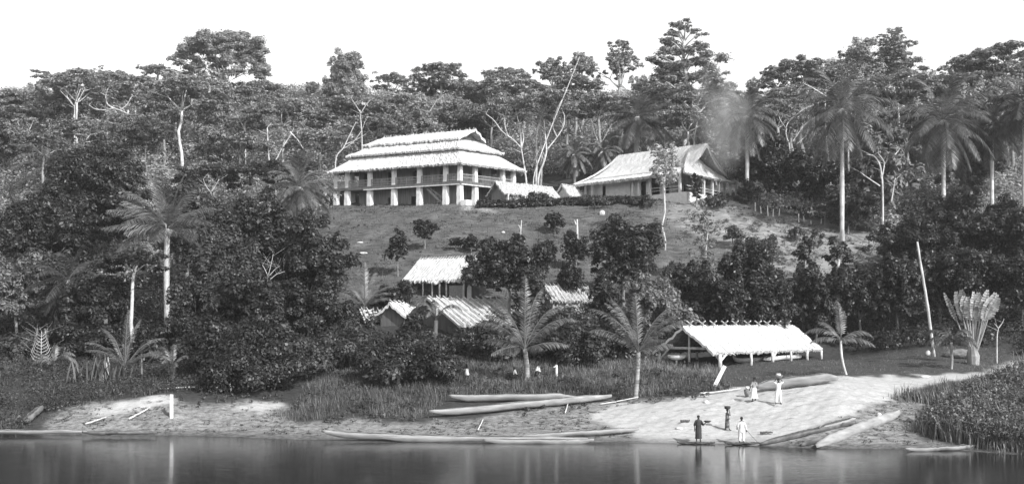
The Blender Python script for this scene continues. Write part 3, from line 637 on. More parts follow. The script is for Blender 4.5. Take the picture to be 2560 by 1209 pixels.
def gable_slope(name, par, s0, s1, front, zr=CR, z0=CE, t_in=CM, over=1.5, s1t=None, s0t=None, **kw):
    s1t = s1 if s1t is None else s1t; s0t = s0 if s0t is None else s0t
    if front: q = [C.p(s1, -over, z0), C.p(s0, -over, z0), C.p(s0t, t_in, zr), C.p(s1t, t_in, zr)]
    else: q = [C.p(s0, CT + over, z0), C.p(s1, CT + over, z0), C.p(s1t, CT - t_in, zr), C.p(s0t, CT - t_in, zr)]
    return thatch(name, q, par, nu=int(abs(s1 - s0) * 6), nv=22, sag=.75, thick=.38, rough=.03, **kw)
gable_slope('roof_slope', hall, .6, CS + 1.2, True, s0t=-.7, s1t=CS - 1.9, z0=CE - .15, zr=CR)
gable_slope('roof_slope', hall, -.7, CS + 1.2, False, s0t=-.7, s1t=CS - 1.9, z0=CE + .9, over=.2)
thatch('roof_slope', [C.p(CS + 1.2, CT + 1.3, CE), C.p(CS + 1.2, -1.3, CE), C.p(CS - 1.8, CM, CR - .1), C.p(CS - 1.8, CM, CR - .1)], hall, nu=50, nv=16, sag=.6)
thatch('roof_skirt', [C.p(-1.6, -1.3, CE - .12), C.p(-1.6, CT + .6, CE - .25), C.p(1.5, CM + 1.0, CR - 1.5), C.p(1.5, CM - 1.6, CR - 1.0)], hall, nu=60, nv=14, sag=.35)
a = MB(); a.add([C.p(2.0, .2, CE + .5), C.p(2.0, CT - .2, CE + .5), C.p(2.0, CM, CR - .3), C.p(2.2, .2, CE + .5), C.p(2.2, CT - .2, CE + .5), C.p(2.2, CM, CR - .3)], [(0,1,2),(5,4,3),(0,2,5,3),(1,4,5,2),(0,3,4,1)]); a.build('gable', M['mud_wall'], hall)
rf = MB()
for k in range(5):
    s_ = -.6 + k * .65; rf.beam(C.p(s_, CM + .1, CR - .55), C.p(s_, CT + .1, CE + .45), .09)
rf.build('rafters', M['pole_pale'], hall)
a = MB(); q0 = np.array(C.p(-1.1, .8, CE - .1)); q1 = np.array(C.p(-1.1, 4.4, CE - .1)); vv = []
for i in range(13):
    t = i / 12; p = q0 * (1 - t) + q1 * t; vv += [p, p + np.array([.05, -.05, -.35 - .55 * math.sin(math.pi * t)])]
a.add(vv, [(2*i, 2*i+2, 2*i+3, 2*i+1) for i in range(12)]); a.add([np.array(x) + np.array([.05, .05, 0]) for x in vv], [(2*i, 2*i+1, 2*i+3, 2*i+2) for i in range(12)]); a.build('awning_cloth', M['cloth_grey'], hall)

# --- generic gabled thatched hut
def hut(name, label, A, Bp, w, zb, ze, zr, posts=(), wall=None, m='thatch', poles=0, over=.5, cat='hut', wm='mud_wall', fr=.3, crosses=0, hz=0, sag=.05, wallspan=(0, 1), inset=.5, prad=.075, ragged=.12, nv=10):
    """ridge from A to Bp in plan (x, y); w = half width"""
    A = np.array(A, float); Bp = np.array(Bp, float); d = Bp - A; Lh = np.linalg.norm(d); d /= Lh; nrm = np.array([d[1], -d[0]])
    if nrm[1] > 0: nrm = -nrm           # towards the camera
    o = thing(name, label, cat, ((A[0] + Bp[0]) / 2, (A[1] + Bp[1]) / 2, zb))
    def q(s, t, z): p = A + d * s + nrm * t; return (p[0], p[1], z)
    for sg in (1, -1):
        sl = thatch('roof_slope', [q(-over, sg * w, ze), q(Lh + over, sg * w, ze), q(Lh + over * (1 - hz), 0, zr), q(-over * (1 - hz), 0, zr)], o, m=m, nu=int((Lh + 2 * over) * 7), nv=nv, thick=.2, sag=sag, fringe=fr, rag=ragged)
        if poles and sg == 1:
            for k in range(poles):
                s = -over + (Lh + 2 * over) * (k + .5) / poles; j = r_.normal() * .06; a = MB(); a.tube([q(s + j, w * 1.04, ze + .1), q(s, 0, zr + .1), q(s - j, -.25, zr + .25)], [prad, prad * .8, prad * .6], 5); a.build('roof_pole', M['pole_pale'], sl)
    for k in range(crosses):
        s = -over + (Lh + over) * (k + .6) / crosses + r_.normal() * .12; a = MB()
        a.beam(q(s - .25, .5, zr - .05), q(s + .15, -.45, zr + .42), .09); a.beam(q(s + .25, -.5, zr - .05), q(s - .2, .45, zr + .42), .09); a.build('ridge_cross', M['pole_pale'], o)
    for (s, t, wd) in posts:
        p = q(s * Lh, t * w, 0); z0 = T(p[0], p[1]) - .2; zz = zr - (zr - ze) * abs(t) - .1; a = MB(); a.tube([(p[0], p[1], z0), (p[0] + r_.normal() * .03, p[1], (z0 + zz) / 2), (p[0], p[1], zz)], [wd * .55, wd * .5, wd * .5], 7); a.build('post', M['pole_pale'], o, smooth=True)
    if wall:
        s0, s1 = wallspan; s0 *= Lh; s1 *= Lh; ww = w - inset
        for (a0, a1, b0, b1) in ((s0, s1, ww, ww - .15), (s0, s1, -ww, -ww + .15), (s0, s0 + .15, -ww + .15, ww - .15), (s1 - .15, s1, -ww + .15, ww - .15)):
            a = MB(); z1 = ze + (zr - ze) * (w - ww) / w - .1
            a.box8([q(a0,b0,zb-.4), q(a1,b0,zb-.4), q(a1,b1,zb-.4), q(a0,b1,zb-.4), q(a0,b0,z1), q(a1,b0,z1), q(a1,b1,z1), q(a0,b1,z1)]); a.build('wall', M[wm], o)
        for s in (s0, s1 - .12):
            a = MB(); z1 = ze + (zr - ze) * (w - ww) / w - .1; a.add([q(s, -ww, z1), q(s, ww, z1), q(s, 0, zr - .25), q(s + .12, -ww, z1), q(s + .12, ww, z1), q(s + .12, 0, zr - .25)], [(0,1,2),(5,4,3),(0,2,5,3),(1,4,5,2),(0,3,4,1)]); a.build('gable', M[wm], o)
    o['q'] = 0; del o['q']
    return o, q, Lh
def zrow(row, Y): return CAMH + (HOR - row) / FPX * Y
# small gabled outhouse between house and hall
pA = P(1243, 452, 151); pB = P(1372, 460, 157)
hut('thatched_outhouse', 'low outhouse with a sagging thatched roof between the big house and the hall', (pA.x + .2, 151), (pB.x, 157), 2.0, 23.5, 24.5, zrow(453, 151), m='thatch_old', wall=1, wm='board_mid', over=.7, posts=((0, 1, .16), (.33, 1, .16), (.66, 1, .16)), ragged=.1)
pA = P(1408, 459, 157); pB = P(1480, 466, 162)
hut('thatched_outhouse', 'smallest white-walled thatched outhouse beside the left end of the hall', (pA.x, 157), (pB.x, 163), 1.5, 23.9, 24.9, zrow(462, 158), m='thatch_old', wall=1, wm='white_wash', over=.5)
# hut with bright roof at the foot of the meadow
pA = P(1064, 655, 118); pB = P(1215, 640, 118)
zg = T((1100 - 1280) / FPX * 115, 115)
E, eq, eL = hut('meadow_hut', 'thatched hut at the foot of the meadow with pale side panel and verandah posts', (P(1064, 0, 119.5).x, 119.5), (P(1064, 0, 119.5).x + 5.9, 115.5), 3.0, zg, zrow(702, 115.0), zrow(647, 118.5), wall=1, wm='board_dark', wallspan=(.12, .97), inset=1.6, over=.9, posts=((-.06, .98, .22), (.25, .9, .16), (.42, .9, .16), (.56, .9, .2), (.68, .9, .16), (1.02, .98, .2)), poles=26, fr=.3, prad=.045)
a = MB(); b0 = eq(eL * .72, 3.0 * .86, 0); b1 = eq(eL * 1.0, 3.0 * .86, 0); a.box8([(b0[0], b0[1], zg - .3), (b1[0], b1[1], zg - .3), (b1[0], b1[1] + .1, zg - .3), (b0[0], b0[1] + .1, zg - .3), (b0[0], b0[1], zg + 1.25), (b1[0], b1[1], zg + 1.25), (b1[0], b1[1] + .1, zg + 1.25), (b0[0], b0[1] + .1, zg + 1.25)]); a.build('woven_panel', M['rail'], E)
a = MB(); b0 = eq(eL * 1.03, 3.0 * .84, 0); a.box8([(b0[0] + x * .45, b0[1] + y * .2, zg + z) for z in (-.4, 1.9) for x, y in ((0, 0), (1, 0), (1, 1), (0, 1))]); a.build('wall_end', M['white_wash'], E)
ln = MB(); lp = P(1088, 707, 114.3)
me = [(lp.x + .22 * math.cos(a_) * math.sin(b_), lp.y + .22 * math.sin(a_) * math.sin(b_), lp.z + .22 * math.cos(b_)) for b_ in np.linspace(.01, math.pi - .01, 9) for a_ in np.linspace(0, 2 * math.pi, 12, endpoint=False)]
ln.add(me, [(i*12+j, i*12+(j+1) % 12, (i+1)*12+(j+1) % 12, (i+1)*12+j) for i in range(8) for j in range(12)]); ln.tube([(lp.x, lp.y, lp.z + .2), (lp.x, lp.y, lp.z + .55)], .015, 5)
single('hanging_globe', ln, M['paint_white'], 'small round white globe hanging under the eave of the meadow hut', 'globe', smooth=True)
# hut with the pole-weighted roof
z2 = 4.9
Fh, fq, fL = hut('pole_roofed_hut', 'hut behind the bushes whose thatch is held down by long pale diagonal poles', (P(1078, 0, 106).x, 107), (P(1270, 0, 112).x, 114), 4.6, z2, zrow(812, 101), zrow(745, 108), wall=1, wm='board_dark', inset=.9, over=.6, poles=13, m='thatch_old', posts=((.02, .97, .2), (.45, .97, .2), (.95, .97, .2)))
a = MB(); lx = P(1150, 0, 101.2)
for k in range(9): p = P(1150 + k * 5.5, 868, 101.2 + k * .12); a.beam((p.x, p.y, p.z), (p.x, p.y, p.z + 1.35), .035)
for k in range(6): p = P(1150, 868 - k * 6.5, 101.2); p2 = P(1194, 868 - k * 6.5, 102.2); a.beam(p, p2, .035)
a.build('lattice_screen', M['pole_pale'], Fh)
# low sheds in the trees left of it
hut('garden_shed', 'small shed with an open dark gable and short white thatch among the bushes', (P(985, 0, 110).x, 108), (P(1022, 0, 112).x, 112), 1.7, 7.0, zrow(790, 108), zrow(756, 109), over=.5, wall=1, wm='board_dark', poles=5)
hut('garden_shed', 'low ruined thatch roof left of the small gabled shed, half hidden by bushes', (P(905, 0, 109).x, 110), (P(965, 0, 110).x, 111), 1.6, 6.8, zrow(800, 108), zrow(774, 110), over=.4, poles=6)
hut('garden_hut', 'white thatched hut roof showing over the bushes right of the front coconut palm', (P(1362, 0, 112).x, 113), (P(1462, 0, 114).x, 115), 2.2, 8.0, zrow(752, 111), zrow(713, 113), over=.5, poles=12, wall=1, prad=.045, m='thatch_old')

# --- the open canoe shed by the landing
S0 = (14.7, 95.0); S1 = (27.0, 108.0)
shed, sq, sL = hut('canoe_shed', 'long open-sided canoe shed with pale thatch and crossed poles along its ridge', S0, S1, 3.1, 3.6, 4.9, 7.15, over=.4, crosses=10, poles=0, fr=.2, sag=.04, hz=.0, ragged=.07, nv=14, m='thatch_new',
   posts=((.03, 1, .34), (.03, -1, .34), (.03, 0, .2), (.3, 1, .24), (.5, 1, .3), (.68, 1, .22), (.85, 1, .26), (1, 1, .24), (.35, -1, .24), (.68, -1, .24), (1, -1, .24)))
a = MB(); a.tube([sq(.6, -2.6, 5.25), sq(.6, 2.6, 5.25)], .12, 6); a.build('tie_beam', M['pole_pale'], shed)
a = MB(); a.beam(sq(.1, 3.0, 4.9), sq(sL, 3.0, 4.85), .16); a.build('wall_plate', M['rail'], shed)
for b0_, b1_ in ((sq(.6, 3.1, 4.2), sq(.8, 2.3, 4.95)), (sq(.6, 3.1, 4.2), sq(1.5, 3.1, 4.8)), (sq(.6, -3.1, 4.2), sq(.6, -2.1, 5.2)), (sq(sL * .5, 3.1, 4.2), sq(sL * .5 + .7, 3.1, 4.8))):
    a = MB(); a.beam(b0_, b1_, .13); a.build('brace', M['pole_pale'], shed)
for k in range(13):   # thin poles pinning the thatch
    s = .3 + k * sL / 13 + r_.normal() * .1; a = MB(); a.tube([sq(s + .1, 3.2, 4.98), sq(s, 1.6, 6.15), sq(s - .1, .1, 7.3)], [.022, .022, .018], 4); a.build('thatch_pin', M['board_mid'], shed)
for sg in (-1,):
    a = MB()
    for k in range(4): s = -.2 + k * .5; a.beam(sq(s, sg * .1, 6.9), sq(s, sg * 3.05, 4.75), .08)
    a.build('rafters', M['pole_pale'], shed)
# ------------------------------------------------------------------ canoes
def canoe(label, p0, p1, w=.75, h=.5, lift0=.25, lift1=.25, m='canoe', roll=0., up0=None, up1=None, tip0=1., tip1=1., name='dugout_canoe', group='dugout canoes on the landing'):
    """p0, p1 = keel ends"""
    p0 = np.array(p0, float); p1 = np.array(p1, float); d = p1 - p0; L = np.linalg.norm(d); d /= L; side = np.cross(d, [0, 0, 1.]); side /= np.linalg.norm(side); up = np.cross(side, d)
    side, up = side * math.cos(roll) + up * math.sin(roll), up * math.cos(roll) - side * math.sin(roll)
    w *= .86; h *= .78; n = 34; A = [(1, 1.0), (.97, .62), (.8, .25), (.42, .03), (0, -.02), (-.42, .03), (-.8, .25), (-.97, .62), (-1, 1.0)]; V = []
    rr = np.random.default_rng(int(abs(p0[0] * 10)) + 3)
    for i in range(n):
        t = i / (n - 1); b = w / 2 * (min(1, (max(0, math.sin(math.pi * (t * .985 + .0075)))) ** .75 * 1.02)); e0 = max(0, 1 - t / .16); e1 = max(0, 1 - (1 - t) / .16)
        kz = lift0 * e0 ** 1.7 + lift1 * e1 ** 1.7; hh = h * (1 - .62 * max(e0, e1) ** 1.3); c = p0 + d * L * t + up * (kz + .01 * rr.normal())
        for (x, z) in A: V.append(c + side * b * x + up * (hh * z + .02 * math.sin(t * 17)))
        for (x, z) in A[::-1]: V.append(c + side * b * x * .84 + up * max(hh * z, 0) * (1.0 if z == 1 else .9) + up * (.07 if z < 1 else 0))
    k = 18; F = [(i*k+j, i*k+(j+1) % k, (i+1)*k+(j+1) % k, (i+1)*k+j) for i in range(n-1) for j in range(k)] + [tuple(range(k))[::-1], tuple((n-1)*k+j for j in range(k))]
    mb = MB(); mb.add(V, F); o = single(name, mb, M[m], label, 'canoe', group); 
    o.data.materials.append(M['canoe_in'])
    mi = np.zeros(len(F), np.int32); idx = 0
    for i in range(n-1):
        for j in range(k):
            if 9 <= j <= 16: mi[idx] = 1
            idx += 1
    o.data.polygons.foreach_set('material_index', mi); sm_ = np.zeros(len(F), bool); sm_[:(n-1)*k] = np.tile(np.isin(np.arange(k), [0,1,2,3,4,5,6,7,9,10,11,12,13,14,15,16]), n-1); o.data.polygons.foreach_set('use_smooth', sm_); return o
def gp(px, py, dz=0.): g = G(px, py); return (g.x, g.y, g.z + dz)
canoe('long pale dugout canoe along the water edge with its bow raised at the left', P(803, 1092, 71.0), P(1180, 1107, 70.3), .8, .5, .35, .1)
canoe('very long dugout canoe lying between two others in the row along the water edge', P(935, 1104, 70.5), P(1470, 1106, 70.2), .8, .48, .3, .2)
canoe('grey dugout canoe whose pointed tip runs farthest right on the sand behind the shore canoes', P(1300, 1099, 71.4), P(1598, 1079, 71.8), .75, .42, .1, .15)
canoe('short dugout canoe lowest in front, touching the water where the shore canoes end', P(1208, 1110, 69.6), P(1485, 1111, 69.5), .75, .42, .2, .3)
canoe('upper of the two long dugout canoes drawn up below the tall grass', gp(1122, 1006, .05), gp(1440, 1001, .05), .85, .6, .35, .1)
canoe('long pale dugout canoe on the bank lying aslant in front of the grass', gp(1074, 1046, .08), gp(1530, 1003, .12), .9, .6, .35, .2)
canoe('pale dugout canoe cut by the left edge of the photograph', P(-160, 1086, 73.6), P(218, 1083, 73.8), .8, .35, .1, .1)
canoe('narrow dark-sided dugout canoe at the left water edge', P(205, 1087, 73.2), P(392, 1085, 73.4), .7, .32, .15, .1, m='canoe_dark')
canoe('dark dugout canoe pulled up steeply on the left bank', gp(66, 1064, .1), gp(112, 1034, .35), .8, .5, .1, .15, m='canoe_dark', roll=.3)
canoe('large heavy dugout canoe drawn up behind the standing pair of people', gp(1892, 984, .2), gp(2095, 958, .15), 1.1, .85, .15, .1, m='canoe_grey')
canoe('largest pale dugout canoe, stern in the water and bow pointing up the beach', P(2045, 1124, 66.6), gp(2258, 1046, .1), 1.0, .75, .15, .3, roll=.5)
canoe('dark weathered dugout canoe left of the largest one', P(2005, 1118, 67.2), gp(2140, 1084, .05), .8, .45, .1, .1, m='canoe_dark', roll=.3)
canoe('long grey dugout canoe at the foot of the beach beside the person with the stick', P(1900, 1116, 68), gp(2140, 1062, .05), .75, .42, .1, .1, m='canoe_dark')
canoe('broken end of a dugout canoe high up between the beached canoes', gp(2048, 1080, .05), gp(2140, 1056, .1), .75, .38, .05, .1)
canoe('low black dugout canoe in the shallows under the robed person', P(1692, 1109, 69.2), P(1788, 1109, 69.1), .5, .1, .1, .08, m='canoe_in')
canoe('dark flat dugout canoe in the shallows under the person in white', P(1812, 1111, 68.6), P(1930, 1109, 68.8), .5, .13, .1, .1, m='canoe_in')
canoe('small slim dugout canoe at the foot of the reeds on the right', P(2262, 1131, 65.2), P(2452, 1121, 66.2), .75, .34, .18, .25)
canoe('pale dugout canoe with an upturned end stored inside the canoe shed', sq(5.4, 1.2, 3.9), sq(10.5, 1.6, 3.9), .9, .5, .5, .2, m='canoe', group='dugout canoes on the landing')
# white rowing boat and tub in the shed
def rowboat(label, p0, p1, w, h):
    o = canoe(label, p0, p1, w, h, .1, .1, 'paint_white', name='rowing_boat', group=None); o['category'] = 'boat'; return o
rowboat('white painted rowing boat lying under the far posts of the canoe shed', sq(sL * .5, 2.2, 3.95), sq(sL * .88, 2.2, 4.05), 1.1, .55)
tb = P(1692, 897, 95.5); a = MB(); vv = []; nn = 16
for i, (rr_, z) in enumerate([(.1, 0), (.45, .06), (.72, .22), (.82, .42), (.76, .42), (.6, .16), (.1, .08)]):
    for j in range(nn): vv.append((tb.x + rr_ * math.cos(j * 2 * math.pi / nn), tb.y + .6 * rr_ * math.sin(j * 2 * math.pi / nn), tb.z - .1 + z))
a.add(vv, [(i*nn+j, i*nn+(j+1) % nn, (i+1)*nn+(j+1) % nn, (i+1)*nn+j) for i in range(6) for j in range(nn)] + [tuple(range(nn))[::-1], tuple(range(6*nn, 7*nn))])
a.tube([(tb.x, tb.y, T(tb.x, tb.y) - .1), (tb.x, tb.y, tb.z - .06)], .07, 6)
single('basin_on_post', a, M['paint_white'], 'white basin standing on a post in the near end of the canoe shed', 'basin')

# ------------------------------------------------------------------ posts, planks, sticks, stones, fence
def pole(name, label, cat, pts, r0, r1, m='pole_pale', n=8, group=None):
    mb = MB(); pts = np.array([tuple(p) for p in pts]); t = np.linspace(0, 1, len(pts)); q = np.linspace(0, 1, 14); p = np.stack([np.interp(q, t, pts[:, k]) for k in range(3)], 1)
    p[1:-1] += rng.normal(size=(12, 3)) * r0 * .12; mb.tube(p, np.linspace(r0, r1, 14), n); return single(name, mb, M[m], label, cat, group, smooth=True)
g = G(2337, 891); pole('mast_pole', 'tall leaning pale bare pole standing by the edge of the dark trees', 'pole', [(g.x, g.y, g.z - .4), P(2318, 760, g.y), P(2305, 680, g.y), P(2293, 604, g.y)], .14, .09, 'bark_white')
g = G(429, 1046); g2 = P(428, 985, g.y)
a = MB(); a.box8([(g.x + x * .1 , g.y + y * .07, z) for z in (g.z - .3, g2.z) for x, y in ((-1, -1), (1, -1), (1, 1), (-1, 1))]); single('white_post', a, M['paint_white'], 'white squared post standing upright on the left bank', 'post')
g = G(1780, 971); g2 = P(1812, 914, g.y + .8); a = MB(); a.beam((g.x, g.y, g.z - .2), g2, .28, .07, up=(0, -1, .2)); single('leaning_plank', a, M['pole_pale'], 'pale plank leaning out of the grass in front of the canoe shed', 'plank')
def lying(px0, py0, px1, py1, r, label, m='pole_pale', dz=.08, cat='stick', name='stick'):
    A = G(px0, py0); B = G(px1, py1); mid = [(A.x + (B.x - A.x) * t, A.y + (B.y - A.y) * t) for t in np.linspace(0, 1, 6)]
    return pole(name, label, cat, [(x, y, T(x, y) + dz + r) for x, y in mid], r, r * .7, m, 6)
lying(322, 1052, 376, 1024, .07, 'pale straight stick lying on the sand just left of the white post')
lying(213, 1065, 266, 1048, .07, 'pale stick lying with its end on the left canoes')
lying(135, 1060, 182, 1039, .04, 'thin dark twig lying on the left bank', 'bark_dark')
lying(400, 976, 545, 970, .06, 'thin pale pole lying along the grass edge above the white post')
lying(1900, 1088, 1932, 1086, .08, 'short crooked dark branch lying on the sand right of the person in white', 'bark_dark', name='branch', cat='branch')
lying(1702, 1058, 1725, 1057, .09, 'short dark piece of driftwood on the sand left of the robed person', 'bark_dark', name='driftwood', cat='driftwood')
lying(1750, 987, 1852, 976, .06, 'long thin pale pole lying across the bank towards the woman in the white skirt')
lying(1195, 1079, 1208, 1052, .05, 'pale stake lying on the mud behind the middle of the shore canoes')
lying(1413, 1036, 1421, 1010, .05, 'pale stake lying below the aslant canoe')
lying(1500, 1014, 1596, 996, .05, 'pale slat lying on the grass right of the drawn-up canoes')
def stone(px, py, w, h, label, m='rock', Y=None):
    g = G(px, py); s = g.y / FPX; d = rdir(60, np.random.default_rng(int(px))); bm = bmesh.new()
    for q in d: bm.verts.new((q[0] * w * s / 2, q[1] * w * s * .4, q[2] * h * s * .6))
    bmesh.ops.convex_hull(bm, input=bm.verts); me = bpy.data.meshes.new('stone'); bm.to_mesh(me); bm.free(); me.materials.append(M[m]); o = bpy.data.objects.new('stone', me); COL.objects.link(o); o.location = (g.x, g.y, g.z + h * s * .25)
    return tag(o, label, 'stone')
stone(2198, 1041, 14, 11, 'white rounded stone on the mud above the beached canoes'); stone(2157, 1061, 25, 7, 'flat white stone beside the bow of the largest canoe')
stone(1765, 1007, 12, 9, 'small white stone at the grass edge above the beach'); stone(1698, 1072, 20, 7, 'flat pale stone left of the robed person')
stone(2320, 887, 13, 14, 'pale boulder left of the foot of the tall pole'); stone(2400, 893, 85, 26, 'broad low grey boulder at the foot of the fan palm', 'thatch_under')
stone(2312, 943, 30, 8, 'low lump of earth on the edge of the path', 'mud_wall'); stone(1258, 583, 10, 6, 'white stone on the meadow right of the lone bushes')
stone(985, 512, 14, 7, 'pale stone in the grass in front of the big house'); stone(900, 608, 18, 5, 'flat pale stone on the meadow left of the lone bushes'); stone(908, 634, 22, 5, 'long flat stone lowest on the meadow beside the mango trees')
stone(1505, 537, 16, 14, 'white boulder on the meadow below the hall')
fp = [(1888, 515, 24), (1903, 520, 26), (1920, 528, 30), (1932, 530, 22), (1947, 528, 28), (1997, 545, 26), (2011, 545, 20), (2028, 548, 14), (2052, 552, 16), (2075, 552, 24)]
fo = None
for i, (x, y, h) in enumerate(fp):
    g = G(x, min(y + 12, 560)); g = P(x, y, g.y); z0 = T(g.x, g.y)
    if fo is None: fo = thing('stake_fence', 'broken line of pale upright stakes along the forest edge right of the hall', 'fence', (g.x, g.y, z0)); prev = None
    a = MB(); hh = h * g.y / FPX * .85; a.tube([(g.x, g.y, z0 - .3), (g.x + .12 * math.sin(i * 5), g.y, z0 + hh * (1 - .25 * (i % 3 == 1)))], [.1, .07], 6); a.build('stake', M['pole_pale'], fo)
g0 = G(2062, 562); a = MB()
for k in range(4): a.beam((g0.x, g0.y, g0.z + .2 + k * .28), (g0.x + 1.9, g0.y + .3, g0.z + .2 + k * .28), .07)
for x in (0, 1.0, 1.9): a.beam((g0.x + x, g0.y + .15 * x, g0.z - .2), (g0.x + x, g0.y + .15 * x, g0.z + 1.3), .1)
single('hurdle_gate', a, M['rail'], 'small hurdle gate of horizontal bars at the right end of the stake fence', 'gate')

# ------------------------------------------------------------------ people
def person(label, px, py, hpx, rz, arms, garments, stance=(0, 0), lean=(0, 0), head=(0, 0), grp=None, hair='hair', Y=None, z=None, bend=0.):
    """arms = ((elbow),(hand)) right, left in body space (x right, y forward, z up, 1.7 m tall figure)"""
    g = G(px, py) if Y is None else P(px, py, Y); H = hpx * g.y / FPX; k = H / 1.7
    root = thing('person', label, 'person', (g.x, g.y, g.z), grp); root.rotation_euler = (0, 0, rz); root.scale = (k, k, k)
    lx, ly = lean; V = []; E = []; Rd = []
    def v(x, y, z, r, par=None, ry=None):
        V.append((x, y, z)); Rd.append((r, ry or r))
        if par is not None: E.append((par, len(V) - 1))
        return len(V) - 1
    pel = v(0, 0, .92, .13, None, .1); wa = v(lx * .4, ly * .4 + bend * .1, 1.08, .115, pel, .085); ch = v(lx * .8, ly * .8 + bend * .3, 1.27, .15, wa, .1); nb = v(lx, ly + bend * .45, 1.42, .065, ch)
    nk = v(lx, ly + bend * .5 + .01, 1.49, .05, nb); hx = lx + head[0]; hy = ly + bend * .55 + .02 + head[1]
    h1 = v(hx, hy, 1.56, .075, nk, .085); h2 = v(hx, hy, 1.64, .078, h1, .09); v(hx, hy, 1.69, .045, h2, .05)
    for sg, (el, ha) in zip((1, -1), arms):
        sh = v(sg * .17 + lx, ly + bend * .4, 1.37, .055, nb); e = v(sg * el[0] , el[1], el[2], .04, sh); w_ = v(sg * ha[0], ha[1], ha[2], .026, e)
        dv = Vector(V[w_]) - Vector(V[e]); dv.normalize(); pm = v(*(Vector(V[w_]) + dv * .07), .03, w_, .016); pv = Vector(V[pm]); sd = dv.cross(Vector((0, 1, .2))).normalized()
        for q, (o_, ln) in enumerate(((-.03, .065), (-.01, .08), (.01, .085), (.03, .07))):
            m1 = v(*(pv + sd * o_ + dv * ln * .5), .009, pm); v(*(pv + sd * o_ + dv * ln + Vector((0, .015, -.01))), .007, m1)
        v(*(Vector(V[w_]) + dv * .05 + sd * -.055), .01, w_)
    for sg, st in zip((1, -1), stance):
        hp = v(sg * .09, 0, .86, .09, pel); kn = v(sg * (.1 + abs(st) * .3), st * .3 + .02, .47, .058, hp); an = v(sg * (.1 + abs(st) * .55), st * .75, .09, .036, kn)
        v(sg * (.1 + abs(st) * .55), st * .75 - .04, .035, .032, an); ft = v(sg * (.12 + abs(st) * .6), st * .75 + .12, .03, .034, an); v(sg * (.13 + abs(st) * .6), st * .75 + .19, .025, .022, ft)
    me = bpy.data.meshes.new('body'); me.from_pydata(V, E, []); o = bpy.data.objects.new('body', me); COL.objects.link(o); o.parent = root; me.materials.append(M['skin'])
    sk = o.modifiers.new('skin', 'SKIN'); sk.use_smooth_shade = True
    for i, q in enumerate(me.skin_vertices[0].data): q.radius = Rd[i]; q.use_root = (i == 0)
    ss = o.modifiers.new('sub', 'SUBSURF'); ss.levels = 1; ss.render_levels = 2
    # face and ears
    fb = MB(); fb.tube([(hx, hy + .08, 1.635), (hx, hy + .115, 1.60), (hx, hy + .085, 1.595)], [.008, .015, .012], 6)
    for sg in (1, -1): fb.tube([(hx + sg * .075, hy, 1.64), (hx + sg * .092, hy - .01, 1.62), (hx + sg * .076, hy, 1.59)], [.008, .014, .008], 5)
    fo_ = meshobj('face', np.concatenate(fb.v), fb.f, M['skin'], root, True)
    eb = MB()
    for sg in (1, -1): eb.tube([(hx + sg * .03 - .013, hy + .079, 1.63), (hx + sg * .03 + .013, hy + .079, 1.63)], .008, 6)
    meshobj('eyes', np.concatenate(eb.v), eb.f, M['cloth_grey'], root)
    hb = MB(); rings = [(.0, 1.737), (.05, 1.73), (.082, 1.70), (.092, 1.66), (.088, 1.63)]; nn = 14
    hb.add([(hx + a_ * math.cos(j * 2 * math.pi / nn), hy - .012 + a_ * 1.08 * math.sin(j * 2 * math.pi / nn), zz - (.03 if math.sin(j * 2 * math.pi / nn) < 0 else 0) * (a_ > .085)) for a_, zz in rings for j in range(nn)], [(i*nn+j, i*nn+(j+1) % nn, (i+1)*nn+(j+1) % nn, (i+1)*nn+j) for i in range(4) for j in range(nn)])
    meshobj('hair', np.concatenate(hb.v), hb.f, M[hair], root, True)
    def rings_(name, rs, m, fold=.0, nf=9, capt=False):
        nn = 28; mb = MB(); mb.add([(cx + rx * (1 + fold * (1 - i / len(rs)) * math.sin(nf * j * 2 * math.pi / nn)) * math.cos(j * 2 * math.pi / nn), cy + ry * (1 + fold * (1 - i / len(rs)) * math.sin(nf * j * 2 * math.pi / nn)) * math.sin(j * 2 * math.pi / nn), z_) for i, (cx, cy, z_, rx, ry) in enumerate(rs) for j in range(nn)],
               [(i*nn+j, i*nn+(j+1) % nn, (i+1)*nn+(j+1) % nn, (i+1)*nn+j) for i in range(len(rs) - 1) for j in range(nn)]); meshobj(name, np.concatenate(mb.v), mb.f, M[m], root, True)
    def sleeve(name, i, m, frac=1.0, r0=.075, r1=.055):
        sg = (1, -1)[i]; el, ha = arms[i]; a_ = np.array((sg * .13 + lx, ly + bend * .4, 1.38)); b_ = np.array((sg * el[0], el[1], el[2])); c_ = b_ + (np.array((sg * ha[0], ha[1], ha[2])) - b_) * frac
        mb = MB(); mb.tube([a_, (a_ + b_) / 2, b_, (b_ + c_) / 2, c_], np.linspace(r0, r1, 5), 10, cap=False); meshobj(name, np.concatenate(mb.v), mb.f, M[m], root, True)
    def legs(m, end=.12, r0=.125, r1=.085):
        mb = MB()
        for sg, st in zip((1, -1), stance):
            a_ = np.array((sg * .075, 0, .93)); kn = np.array((sg * (.1 + abs(st) * .3), st * .3 + .02, .47)); an = np.array((sg * (.1 + abs(st) * .55), st * .75, end)); mb.tube([a_, a_ * .4 + kn * .6, kn, (kn + an) / 2, an], np.linspace(r0, r1, 5), 12, cap=False)
        meshobj('trousers', np.concatenate(mb.v), mb.f, M[m], root, True)
